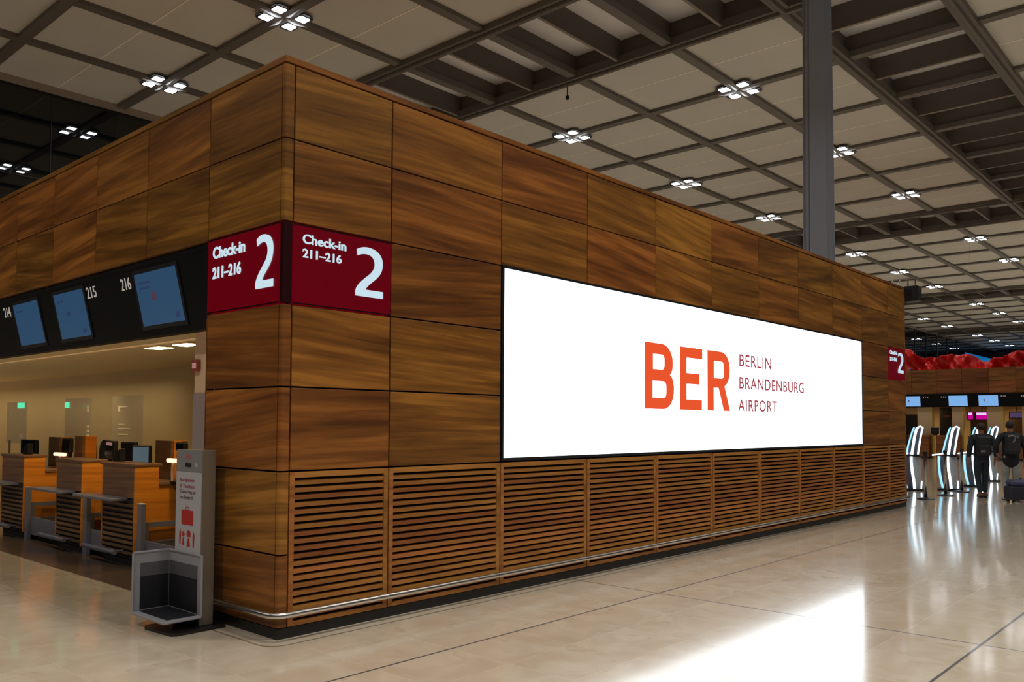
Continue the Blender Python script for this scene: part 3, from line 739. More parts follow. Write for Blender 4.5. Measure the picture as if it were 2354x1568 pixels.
# baggage scales beside the counters
def scale(y0, y1, lab):
    t = thing('baggage_scale', lab, 'baggage scale', (1.2, (y0+y1)/2, 0.0), group='grey baggage scales between the counters')
    box('plinth', 'plinth', t, 0.80, 2.4, y0+0.02, y1-0.02, 0.0, 0.08)
    f = MB()
    for yy in (y0, y1-0.03):
        f.box(0.76, 2.4, yy, yy+0.03, 0.08, 0.30)
        f.box(0.76, 0.84, yy, yy+0.03, 0.30, 0.46); f.box(1.25, 2.4, yy, yy+0.03, 0.30, 0.46); f.box(0.76, 2.4, yy, yy+0.03, 0.46, 0.52)
    f.box(0.74, 0.76, y0, y1, 0.08, 0.33)
    f.build('housing', 'bluesteel', t)
    box('belt', 'belt', t, 0.80, 2.38, y0+0.05, y1-0.05, 0.26, 0.29)
    p = box('end_post', 'bluesteel', t, 0.69, 0.74, y1-0.16, y1-0.05, 0.0, 0.745)
    box('post_cap', 'poster', p, 0.685, 0.745, y1-0.165, y1-0.045, 0.745, 0.755)
    b = box('back_panel', 'deskwood', t, 1.75, 1.79, y0+0.03, y1-0.03, 0.29, 0.95)
    MB().prism([(y0+(y1-y0)*0.5+0.09*cos(R(a)), 0.42+0.09*sin(R(a))) for a in range(0, 360, 20)], 'x', 1.735, 1.75).build('roller_end', 'pale', b)
scale(3.05, 4.02, 'grey baggage scale right of the nearest counter, behind the bag gauge stand')
scale(6.47, 7.59, 'grey baggage scale between the left and middle counters')
scale(5.01, 5.54, 'narrow grey baggage scale between the middle and right counters')
# acrylic screens
def acrylic(x, zf, y0, y1, zb, zt, lab, marks):
    t = thing('acrylic_screen', lab, 'protective screen', (x, (y0+y1)/2, zf), group='clear protective screens behind the counters')
    box('sheet', 'acrylic', t, x-0.005, x+0.005, y0, y1, zb, zt)
    for yy in (y0+0.12, y1-0.16): box('post', 'steel', t, x-0.012, x+0.012, yy, yy+0.03, zf+0.001, zb+0.04)
    for (m, a, b, c, d) in marks: box('print' if m == 'printglare' else 'green_reflection', m, t, x-0.012, x-0.0055, y1-(y1-y0)*b, y1-(y1-y0)*a, c, d)  # green patches are painted reflections; white marks paint print and reflections
acrylic(1.696, 0.975, 6.07, 7.08, 1.33, 2.07, 'clear screen with white print and reflections, right one of the three clear screens', [('printglare', 0.22, 0.52, 1.90, 1.925), ('printglare', 0.22, 0.28, 1.84, 1.90), ('printglare', 0.22, 0.62, 1.585, 1.60), ('printglare', 0.22, 0.54, 1.50, 1.515), ('printglare', 0.22, 0.45, 1.65, 1.66)])
acrylic(1.696, 0.975, 7.83, 8.86, 1.40, 2.06, 'middle clear screen with a green reflection at its left corner', [('green', 0.0, 0.17, 1.91, 2.0), ('printglare', 0.86, 0.91, 1.84, 1.94), ('printglare', 0.86, 0.93, 1.60, 1.63), ('printglare', 0.86, 0.93, 1.53, 1.56), ('printglare', 0.86, 0.93, 1.46, 1.49)])
acrylic(1.2, 0.0, 9.10, 9.99, 1.33, 2.0, 'leftmost clear screen with a green reflection at its right corner', [('green', 0.56, 0.90, 1.90, 1.99), ('printglare', 0.18, 0.30, 1.80, 1.85), ('printglare', 0.72, 0.84, 1.41, 1.48)])

# desk equipment
def monitor(name, lab, y0, y1, z0, z1, x, ang, scr=None, grp='black monitors on the counters'):
    yc = (y0+y1)/2; w = abs(y1-y0)/2
    t = thing(name, lab, 'monitor', (x, yc, 1.2 if x < 1.03 else 0.975), ang, grp)
    zz = t.location.z
    b = MB().bbox(-0.03, 0.03, -w, w, z0-zz, z1-zz, 0.012).build('housing', 'blackpl', t, local=True)
    MB().box(-0.034, -0.03, -w+0.02, w-0.02, z0-zz+0.02, z1-zz-0.02).build('screen', scr or 'darkscreen', b, local=True)
    MB().box(0.02, 0.05, -0.04, 0.04, 0.012, z0-zz+0.12).build('neck', 'blackpl', t, local=True)
    MB().bbox(-0.09, 0.11, -0.10, 0.10, 0.0, 0.014, 0.004).build('foot', 'blackpl', t, local=True)
    return t
m_ = monitor('monitor', 'large black monitor with a pink reflection on the right counter', 5.52, 6.05, 1.20, 1.44, 1.15, R(-12))
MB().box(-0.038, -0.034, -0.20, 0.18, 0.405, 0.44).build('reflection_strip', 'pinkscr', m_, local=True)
monitor('monitor', 'tall narrow black monitor edge right of the pink-lit monitor', 5.30, 5.52, 1.16, 1.43, 1.22, R(35))
monitor('monitor', 'monitor with a blue-grey screen on the counter nearest the pale pier', 4.66, 4.90, 1.17, 1.40, 1.10, R(40), 'bluescr')
monitor('monitor', 'small black monitor left of the orange wooden divider', 8.04, 8.36, 1.21, 1.43, 1.5, 0)
monitor('monitor', 'broad black monitor at the left photo edge on the leftmost counter', 8.75, 9.10, 1.14, 1.40, 1.2, R(20))
monitor('monitor', 'small black monitor by the pale pier, above the bag gauge stand', 3.84, 4.05, 1.34, 1.45, 1.2, 0)
def divider(y0, y1, z0, z1, x, lab):
    t = thing('desk_divider', lab, 'divider', (x, (y0+y1)/2, 0.975), group='wooden dividers standing on the desks')
    box('panel', 'deskwood', t, x-0.02, x+0.02, y0, y1, 0.976, z1, 0.004); box('return_panel', 'warmsidewood', t, x+0.02, x+0.18, y0, y0+0.035, 0.976, z1, 0.004)
divider(8.50, 8.93, 1.17, 1.44, 1.5, 'square brown wooden divider left of the middle counter')
divider(7.08, 7.36, 1.17, 1.48, 1.3, 'tall orange-edged wooden divider behind the middle counter')
divider(4.38, 4.80, 1.20, 1.46, 1.3, 'square brown wooden divider behind the counter nearest the pale pier')
def desk_light(y0, y1, z, x, lab):
    t = thing('desk_light', lab, 'desk light', (x, (y0+y1)/2, 0.975), group='glowing strip lights on the desks')
    box('glowing_strip', 'desklight', t, x-0.03, x+0.03, y0, y1, z-0.025, z+0.025, 0.01)
    MB().tube([(x, (y0+y1)/2, 0.976), (x, (y0+y1)/2, z-0.024)], 0.018, 8).build('stem', 'pale', t)
desk_light(7.78, 8.15, 1.19, 1.3, 'glowing pinkish desk light strip left of the middle counter')
desk_light(4.05, 4.28, 1.225, 1.2, 'glowing pinkish desk light strip beside the bag gauge stand')
def phone(x, y, z, lab):
    t = thing('desk_phone', lab, 'phone', (x, y, z), group='small black devices on the counters')
    MB().prism([(x-0.05, z), (x+0.06, z), (x+0.05, z+0.12), (x-0.02, z+0.14)], 'y', y-0.05, y+0.05).build('body', 'blackpl', t)
    box('handset', 'blackpl', t, x-0.03, x+0.05, y-0.08, y-0.052, z, z+0.16, 0.01)
phone(0.86, 8.0, 1.2005, 'small dark blue-black handset on top of the leftmost counter')
phone(0.86, 4.88, 1.2005, 'small black handset on top of the counter nearest the pale pier')
def office_chair(x, y, lab):
    t = thing('office_chair', lab, 'office chair', (x, y, 0.0), group='black office chairs behind the counters')
    MB().prism([(y-0.19, 0.72), (y+0.19, 0.72)] + [(y+0.19*cos(R(a)), 1.20+0.19*sin(R(a))) for a in range(0, 181, 15)], 'x', x-0.04, x+0.03).build('backrest', 'blackpl', t)
    box('seat', 'blackpl', t, x-0.48, x-0.03, y-0.23, y+0.23, 0.46, 0.54, 0.03)
    MB().tube([(x-0.02, y, 0.5), (x+0.05, y, 0.6), (x+0.035, y, 0.8)], 0.025, 8).build('back_bracket', 'blackpl', t)
    MB().tube([(x-0.25, y, 0.08), (x-0.25, y, 0.47)], 0.03, 10).build('gas_lift', 'chrome', t)
    for a in range(5):
        c, s = cos(a*2*pi/5), sin(a*2*pi/5)
        l = MB().tube([(x-0.25, y, 0.10), (x-0.25+0.28*c, y+0.28*s, 0.075)], 0.022, 8).build('base_leg', 'blackpl', t)
        MB().lathe((x-0.25+0.28*c, y+0.28*s, 0.004), [(0.02, 0), (0.03, 0.02), (0.03, 0.05), (0.02, 0.065)], 8).build('castor', 'blackpl', l)
office_chair(2.30, 9.34, 'black rounded office chair back behind the middle counter, left one')
office_chair(2.30, 8.70, 'black rounded office chair back behind the middle counter, right one')

# ================================================================== BAG GAUGE STAND
t = thing('bag_gauge_stand', 'grey steel cabin bag gauge stand with a white poster beside the kiosk corner', 'bag gauge', (-0.25, 0.95, 0.0))
bp_ = [(-0.50, 1.16), (-0.53, 1.10), (-0.50, 0.72), (-0.46, 0.69), (-0.05, 0.69), (-0.02, 0.73), (-0.02, 1.13), (-0.06, 1.16)]
MB().prism(bp_[::-1], 'z', 0.0, 0.022).build('base_plate', 'basepl', t)
PY0, PY1, PX0, PX1 = 0.785, 1.215, -0.225, -0.10
box('post', 'standside', t, PX0, PX1, PY0, PY1, 0.022, 1.462, 0.006)
hd = box('header_plate', 'standgrey', t, PX0-0.006, PX0, PY0+0.004, PY1-0.004, 1.278, 1.458)
box('scanner_slot', 'blackpl', hd, PX0-0.010, PX0-0.006, 0.955, 1.055, 1.318, 1.350)
box('logo_mark', 'inkpink', hd, PX0-0.008, PX0-0.006, 0.965, 1.05, 1.385, 1.42)
MB().prism([(0.865+0.018*cos(R(a)), 1.338+0.018*sin(R(a))) for a in range(0, 360, 30)], 'x', PX0-0.009, PX0-0.006).build('button', 'poster', hd)
ps = box('poster', 'poster', t, PX0-0.006, PX0, PY0+0.004, PY1-0.004, 0.585, 1.276)
pf = left(PX0-0.006)
for s, m, u0, u1, z in (('Bordgepäck', 'inkpink', -1.145, -0.895, 1.20), ('& Taschen', 'inkpink', -1.145, -0.895, 1.152), ('Cabin bag go', 'inkgrey', -1.145, -0.870, 1.102), ('on board', 'inkgrey', -1.145, -0.925, 1.058)):
    lettering('poster_text', s, m, ps, u0, u1, z-0.012, z+0.02, pf, depth=0.002, bold=0.02)
bagm = loops_mb([rrect(-1.105, -0.905, 0.833, 0.955, 0.008, n=3)], pf, 0.002); bagm.build('bag_icon', 'inkred', ps)
loops_mb([rrect(-1.04, -0.975, 0.957, 0.985, 0.012, 'cd', 4), rrect(-1.028, -0.987, 0.957, 0.975, 0.006, 'cd', 3)], pf, 0.002).build('bag_icon_handle', 'inkpink', ps)
for poly in ([(-1.135, 0.66), (-1.115, 0.66), (-1.110, 0.76), (-1.122, 0.795), (-1.138, 0.75)], [(-0.905, 0.655), (-0.888, 0.65), (-0.878, 0.75), (-0.895, 0.785), (-0.908, 0.75)],
             [(-1.07+0.022*cos(R(a)), 0.752+0.022*sin(R(a))) for a in range(0, 360, 24)], rrect(-1.01, -0.945, 0.735, 0.79, 0.03, 'cd', 6),
             [(-1.085, 0.66), (-1.052, 0.66), (-1.062, 0.725), (-1.075, 0.725)], [(-1.005, 0.655), (-0.952, 0.655), (-0.968, 0.725), (-0.988, 0.725)]):
    loops_mb([poly], pf, 0.002).build('poster_icon', 'inkred', ps)
# open L-shaped gauge box
gx0, gx1, gy0, gy1, gz0, gz1 = -0.545, -0.232, 0.745, 1.30, 0.115, 0.600
bk = MB(); bk.box(gx0, gx1, gy1, gy1+0.02, gz0, gz1); bk.box(gx1, gx1+0.004, gy0, gy1+0.02, gz0, gz1)
bk.box(gx0, gx1, gy0, gy1, gz0-0.02, gz0)
gb = bk.build('gauge_box', 'sizer', t)
ln = MB(); ln.box(gx0+0.06, gx1-0.006, gy1-0.003, gy1, gz0+0.012, gz1-0.20); ln.box(gx1-0.003, gx1, gy0+0.07, gy1-0.006, gz0+0.012, gz1-0.20); ln.box(gx0+0.05, gx1-0.006, gy0+0.05, gy1-0.006, gz0, gz0+0.003)
ln.build('dark_lining', 'sizerin', gb)
lm = MB(); lm.box(gx0+0.06, gx1-0.006, gy1-0.003, gy1, gz1-0.195, gz1-0.09); lm.box(gx1-0.003, gx1, gy0+0.07, gy1-0.006, gz1-0.195, gz1-0.09)
lm.build('grey_lining', 'sizermid', gb)
rm = MB()
for pth in ([(gx0, gy1, gz0), (gx0, gy1, gz1), (gx1, gy1, gz1), (gx1, gy0, gz1), (gx1, gy0, gz0)], [(gx0, gy1, gz0-0.01), (gx0, gy0, gz0-0.01), (gx1, gy0, gz0-0.01)]):
    for a, b in zip(pth[:-1], pth[1:]): rm.tube([a, b], 0.011, 8)
rm.build('rim', 'sizer', gb)
box('box_support', 'blackpl', t, -0.235, -0.225, 0.79, 1.21, 0.022, 0.115)

# ================================================================== LOUDSPEAKER on the kiosk end
t = thing('loudspeaker', 'black box loudspeaker on brackets at the top of the far kiosk end', 'loudspeaker', (15.35, -0.13, 4.33))
box('cabinet', 'blackpl', t, 15.21, 15.50, -0.26, 0.02, 4.33, 4.66, 0.015); box('grille', 'black', t, 15.203, 15.21, -0.24, 0.0, 4.36, 4.63)
for yy in (-0.19, -0.04): MB().tube([(15.30, yy, 4.655), (15.30, yy, 4.83), (15.30, yy+0.30, 4.83), (15.1, yy+0.34, 4.62)], 0.016, 8).build('bracket', 'steel', t)
box('wall_plate', 'blackpl', t, XE, 15.21, -0.15, 0.02, 4.40, 4.58)

# ================================================================== FAR CHECK-IN ISLAND
FX = 43.8
fi = MB(); fgl = [0.0 + 1.21*i for i in range(14)]
for i in range(13):
    for (za, zb_) in ((3.33, 3.97), (3.97, 4.62)): fi.box(FX, FX+0.07, fgl[i]+g, fgl[i+1]-g, za+g, zb_-g)
fi.box(FX+0.07, FX+12, 0.0, 15.73, 3.36, 4.62); fi.box(FX+0.31, FX+12, 0.0, 15.73, 2.66, 3.36)
for j in range(len(ROWS)-1):
    fi.box(FX, FX+12, -0.05, 0.0, ROWS[j]+g, ROWS[j+1]-g)
    if ROWS[j] < 3.2: fi.box(FX, FX+0.3, 0.0, 1.15, ROWS[j]+g, ROWS[j+1]-g)
fi.box(FX+3.6, FX+12, 0.0, 15.73, 0.0, 2.66)
struct(fi.build('wall_far', 'farwood'))
t = thing('far_display_fascia', 'black fascia with blue screens on the distant check-in island', 'fascia', (FX, 7.0, 2.66))
MB().prism([(FX-0.06, 3.345), (FX+0.3, 3.345), (FX+0.3, 2.66), (FX+0.06, 2.66)], 'y', 1.2, 15.7).build('fascia_body', 'fascia', t)
fxf = lambda z: FX-0.06 + (3.345-z)/0.685*0.12
ftilt = lambda u, v, d: (fxf(v)-d, -u, v)
for s, y0, y1 in (('313', 7.66, 7.93), ('314', 6.78, 7.04), ('315', 4.06, 4.31), ('316', 3.16, 3.43)):
    lettering('number', s, 'number', t, -y1, -y0, 3.14, 3.215, ftilt, depth=0.006)
for y0, y1, lab in ((8.05, 8.86, 'far blue screen beside the kiosk end, left one on the distant fascia'), (5.80, 6.68, 'middle far blue screen on the distant fascia, above the self-service terminals'), (4.42, 5.29, 'right far blue screen on the distant fascia, above the walking people')):
    d = thing('far_display', lab, 'display', (FX, (y0+y1)/2, 2.7), group='blue screens on the distant fascia')
    def slab(name, m, par, a0, a1, b0, b1, d0, d1):
        return MB().hexa([ftilt(-a1, b0, d0), ftilt(-a0, b0, d0), ftilt(-a0, b0, d1), ftilt(-a1, b0, d1), ftilt(-a1, b1, d0), ftilt(-a0, b1, d0), ftilt(-a0, b1, d1), ftilt(-a1, b1, d1)]).build(name, m, par)
    slab('bezel', 'frame', d, y0-0.03, y1+0.03, 2.685, 3.26, 0.0, 0.01); s = slab('screen', 'lcdfar', d, y0, y1, 2.71, 3.235, 0.01, 0.014)
    if y0 != 5.80: slab('screen_mark', 'lcdred', s, y1-0.27, y1-0.22, 2.93, 3.04, 0.014, 0.016)
# piers, back wall and openings below the far fascia
for y0, y1 in ((7.56, 8.29), (6.07, 6.62), (4.28, 4.97), (3.0, 3.45)):
    p = struct(box('wall_far_pier', 'beige', None, FX+0.30, FX+0.65, y0+0.09, y1, 0, 2.66))
    box('lit_edge', 'yellowlit', p, FX+0.28, FX+0.65, y0, y0+0.09, 0, 2.66)  # yellow light on the pier edge, put in as colour
struct(box('wall_far_back', 'cream', None, FX+3.5, FX+3.6, 1.2, 15.7, 0, 2.66))
for (x, y) in ((FX+1.6, 4.5), (FX+1.6, 8.0), (FX+1.6, 2.2)):
    ld = bpy.data.lights.new('far_bay_downlight', 'AREA'); ld.shape = 'SQUARE'; ld.size = 0.4; ld.energy = 26; ld.color = (1.0, 0.72, 0.34)
    lo = bpy.data.objects.new('far_bay_downlight', ld); COL.objects.link(lo); lo.location = (x, y, 2.62)
def far_screen(y0, y1, z0, z1, m, lab, head=None, x=FX+0.9):
    t = thing('far_wall_screen', lab, 'screen', (x, (y0+y1)/2, z0), group='screens hanging inside the distant island')
    box('housing', 'blackpl', t, x, x+0.06, y0-0.04, y1+0.04, z0-0.04, z1+0.04); s = box('screen', m, t, x-0.01, x, y0, y1, z0, z1)
    if head: box('header', head, s, x-0.014, x-0.01, y0+(y1-y0)*0.2, y1, z0+(z1-z0)*0.62, z1-0.02)
    MB().tube([(x+0.03, (y0+y1)/2, z1+0.03), (x+0.03, (y0+y1)/2, 2.66)], 0.02, 8).build('hanger', 'blackpl', t)
far_screen(5.04, 5.62, 2.02, 2.40, 'magenta', 'magenta lit screen hanging in the distant island, right one of the pair', 'magwhite')
far_screen(5.78, 6.00, 2.02, 2.40, 'magenta', 'narrow magenta lit screen hanging in the distant island, left of its pair', 'magwhite')
far_screen(3.55, 4.1, 2.12, 2.38, 'purple', 'dim purple screen hanging in the distant island near the picture edge')
far_screen(6.85, 7.2, 2.15, 2.27, 'alarm', 'dim pink screen hanging in the distant island between two beige piers')
struct(box('wall_far_dark', 'black', None, FX+1.6, FX+1.7, 6.6, 7.56, 0, 2.66)); struct(box('wall_far_brown', 'farbrown', None, FX+1.6, FX+1.7, 5.06, 6.06, 0, 2.40)); struct(box('wall_far_brown_side', 'farbrown', None, FX+1.6, FX+1.7, 3.46, 4.30, 0, 2.42)); struct(box('wall_far_dark_side', 'black', None, FX+1.6, FX+1.7, 8.29, 9.4, 0, 2.30))
for y0, y1, lab in ((7.6, 8.6, 'distant wooden counter beside the kiosk end'), (6.15, 7.25, 'distant wooden counter behind the second terminal'), (4.6, 5.75, 'distant wooden counter behind the third terminal and the walking person'), (3.0, 4.2, 'distant wooden counter behind the person with the printed backpack')):
    t = thing('far_counter', lab, 'counter', (FX-0.1, (y0+y1)/2, 0), group='wooden counters of the distant island')
    box('body', 'farwood', t, FX-0.25, FX+0.22, y0, y1, 0.1, 1.16); box('counter_top', 'farwood', t, FX-0.28, FX+0.25, y0-0.02, y1+0.02, 1.16, 1.20); box('plinth', 'plinth', t, FX-0.22, FX+0.2, y0+0.02, y1-0.02, 0, 0.1)
for y, z, h, w, lab in ((7.35, 1.2, 0.42, 0.38, 'black monitor on the distant counter between the first two terminals'), (6.45, 1.2, 0.46, 0.30, 'black monitor on the distant counter under the pink screen'), (5.45, 1.2, 0.40, 0.34, 'black monitor on the distant counter under the magenta screens'), (4.72, 1.2, 0.14, 0.28, 'low black printer on the distant counter right of the fourth terminal')):
    x = FX-0.0; y = min(max(y, 3), 8.5)
    t = thing('far_monitor', lab, 'monitor', (x, y, 1.2), group='black devices on the distant counters')
    box('housing', 'blackpl', t, x-0.04, x+0.04, y-w/2, y+w/2, 1.2+(0.06 if h > 0.2 else 0.0), 1.2+h, 0.02)
    if h > 0.2: box('foot', 'blackpl', t, x-0.08, x+0.1, y-0.08, y+0.08, 1.2, 1.262)

# red fabric hanging in folds above the distant island
FAB = [(-6, 6.5), (0, 6.2), (3, 6.6), (6.0, 6.50), (7.2, 6.2), (8.2, 5.95), (9.2, 6.38), (10, 6.45), (11, 6.3), (11.9, 6.35), (13.1, 6.95), (17, 7.4)]
def fabtop(y):
    for (a, za), (b, zb_) in zip(FAB[:-1], FAB[1:]):
        if y <= b:
            q = (1-cos(pi*(y-a)/(b-a)))/2
            return za+(zb_-za)*q
    return FAB[-1][1]
fb = MB(); nu, nv = 160, 14
V = []
for i in range(nu+1):
    y = 16.5 - 22.0*i/nu
    s_ = i/nu
    topz = fabtop(y) + 0.05*sin(y*5.0)
    for j in range(nv+1):
        v = j/nv
        z = topz - v*(1.55 + 0.25*sin(y*0.9))
        x = 58 + 0.45*sin(y*1.7+v*2.5) + 0.30*sin(y*3.9-v*4.0) + 0.8*v*sin(y*0.6) + 0.22*sin(y*8+v*9) + 0.14*sin(y*13-v*14+2*sin(y))
        V.append((x, y, z))
fb.add(V, [(i*(nv+1)+j, i*(nv+1)+j+1, (i+1)*(nv+1)+j+1, (i+1)*(nv+1)+j) for i in range(nu) for j in range(nv)])
t = thing('red_fabric', 'long wavy red fabric banner hanging over the distant check-in island', 'fabric banner', (58, 5.5, 6.0))
o = fb.build('fabric', 'redfab', t, smooth=True)
sm = o.modifiers.new('thickness', 'SOLIDIFY'); sm.thickness = 0.02
for y in (14, 9, 4, -1): MB().tube([(58, y, 6.3), (58, y, HC-0.1)], 0.004, 6).build('cable', 'cable', t)

# ================================================================== SELF-SERVICE TERMINALS
def terminal(loc, lab):
    t = thing('self_service_terminal', lab, 'self-service terminal', loc, R(-74.5), 'white-lit self-service terminals')
    # local x = to the right as seen from the kiosk front, local y = away, z up; sections seen corner-on
    def shell(lv):
        A, B, Cc = [], [], []
        for z, a, b, c in lv: A.append((a, -0.02, z)); B.append((b, -0.20, z)); Cc.append((c, -0.02, z))
        Dd = [(a[0]+c[0]-b[0], 0.20, a[2]) for a, b, c in zip(A, B, Cc)]
        return A, B, Cc, Dd
    def skin(P, Q):
        mb = MB(); n_ = len(P); mb.add(P+Q, [(i, i+1, n_+i+1, n_+i) for i in range(n_-1)]); return mb
    low = [(0.05, -0.165, 0.02, 0.17), (0.25, -0.21, 0.005, 0.185), (0.5, -0.245, -0.03, 0.185), (0.75, -0.255, -0.05, 0.175), (0.89, -0.25, -0.05, 0.165)]
    hig = [(0.94, -0.16, -0.035, 0.10), (1.15, -0.12, -0.005, 0.13), (1.40, -0.055, 0.035, 0.17), (1.58, 0.00, 0.075, 0.205), (1.65, 0.035, 0.11, 0.225)]
    for nm, lv in (('lower_body', low), ('upper_body', hig)):
        A, B, Cc, Dd = shell(lv); n_ = len(A)
        mb = MB()
        for p, q in ((A, B), (B, Cc), (Cc, Dd), (Dd, A)): mb.add(p+q, [(i, n_+i, n_+i+1, i+1) for i in range(n_-1)])
        mb.add([A[-1], B[-1], Cc[-1], Dd[-1]], [(0, 1, 2, 3)]); mb.add([A[0], B[0], Cc[0], Dd[0]], [(3, 2, 1, 0)])
        bd = mb.build(nm, 'kioskdark', t, local=True)
        MB().add([Vector(p)+Vector((0.0, -0.004, 0)) for p in B]+[Vector(p)+Vector((0, -0.004, 0)) for p in Cc], [(i, n_+i, n_+i+1, i+1) for i in range(n_-1)]).build('side_panel', 'kioskgrey' if nm == 'lower_body' else 'kioskdark', bd, local=True)
        MB().tube(B, 0.032, 8).build('led_edge', 'kioskled', bd, local=True)
        MB().tube(A, 0.034 if nm == 'lower_body' else 0.028, 8).build('led_edge', 'kioskblue', bd, local=True)
        if nm == 'upper_body': MB().tube(Cc, 0.028, 8).build('led_edge', 'kioskled', bd, local=True)
        else: MB().tube([Cc[0], Cc[1]], 0.022, 8).build('led_edge', 'kioskled', bd, local=True)
        if nm == 'upper_body': MB().tube([B[-1], Vector(B[-1])*0.5+Vector(Cc[-1])*0.5+Vector((0, 0, 0.03)), Cc[-1]], 0.02, 8).build('led_edge', 'kioskled', bd, local=True)
    MB().box(-0.20, 0.17, -0.16, 0.16, 0.885, 0.945).build('middle_joint', 'blackpl', t, local=True)
    MB().hexa([(-0.42, -0.12, 0.90), (-0.14, -0.20, 0.945), (-0.14, 0.02, 0.945), (-0.42, 0.08, 0.90), (-0.42, -0.12, 0.93), (-0.14, -0.20, 0.975), (-0.14, 0.02, 0.975), (-0.42, 0.08, 0.93)]).build('tray', 'kioskled', t, local=True)
    MB().bbox(-0.30, 0.26, -0.24, 0.26, 0.0, 0.05, 0.01).build('base', 'blackpl', t, local=True)
    return t
tp = terminal((20.0, 1.30, 0), 'lit self-service terminal nearest the kiosk end, leftmost of four')
dup(tp, (20.75, 0.62, 0), 'second lit self-service terminal from the kiosk end')
dup(tp, (22.75, 0.50, 0), 'third lit self-service terminal from the kiosk end, left of the walking person')
dup(tp, (25.6, 0.75, 0), 'fourth lit self-service terminal, mostly hidden behind the walking person')
def post(loc, lab):
    t = thing('barrier_post', lab, 'barrier post', loc, 0, 'chrome barrier posts in front of the terminals')
    MB().lathe((0, 0, 0), [(0.19, 0), (0.19, 0.012), (0.16, 0.03), (0.05, 0.045), (0.03, 0.06)], 20).build('base', 'blackpl', t, local=True)
    MB().lathe((0, 0, 0.045), [(0.038, 0), (0.038, 0.98), (0.034, 1.0)], 14).build('pole', 'chrome', t, smooth=True, local=True)
    MB().lathe((0, 0, 1.03), [(0.045, 0), (0.045, 0.06), (0.03, 0.075)], 14).build('belt_head', 'blackpl', t, local=True)
    return t
pp = post((17.30, 0.235, 0), 'chrome barrier post in front of the leftmost lit terminal')
dup(pp, (18.75, 0.20, 0), 'chrome barrier post in front of the second lit terminal')
dup(pp, (20.35, 0.24, 0), 'chrome barrier post in front of the third lit terminal')

# ================================================================== PEOPLE
def skin_mesh(name, V, E, m, parent, sub=2, root=0):
    """V: list of (x,y,z,rx,ry)"""
    me = bpy.data.meshes.new('t'); me.from_pydata([v[:3] for v in V], E, []); me.update()
    o = bpy.data.objects.new('t', me); COL.objects.link(o)
    md = o.modifiers.new('s', 'SKIN'); md.use_smooth_shade = True
    if not me.skin_vertices: me.skin_vertices.new()
    for i, sv in enumerate(me.skin_vertices[0].data):
        sv.radius = (V[i][3], V[i][4]); sv.use_root = (i == root)
    s2 = o.modifiers.new('d', 'SUBSURF'); s2.levels = sub; s2.render_levels = sub
    dg = bpy.context.evaluated_depsgraph_get(); dg.update()
    nm = bpy.data.meshes.new_from_object(o.evaluated_get(dg)); bpy.data.objects.remove(o); bpy.data.meshes.remove(me)
    nm.materials.clear(); nm.materials.append(M[m]); nm.name = name
    for p in nm.polygons: p.use_smooth = True
    r = bpy.data.objects.new(name, nm); COL.objects.link(r); r.parent = parent
    return r
def ellip(c, rx, ry, rz, zcut=-1.0, n=16, m=10):
    V = []; F = []
    for i in range(m+1):
        a = pi*i/m
        zc = max(cos(a), zcut)
        for k in range(n): V.append((c[0]+rx*sin(a)*cos(2*pi*k/n), c[1]+ry*sin(a)*sin(2*pi*k/n), c[2]+rz*zc))
    for i in range(m):
        for k in range(n): F.append((i*n+k, (i+1)*n+k, (i+1)*n+(k+1) % n, i*n+(k+1) % n))
    return MB().add(V, F)
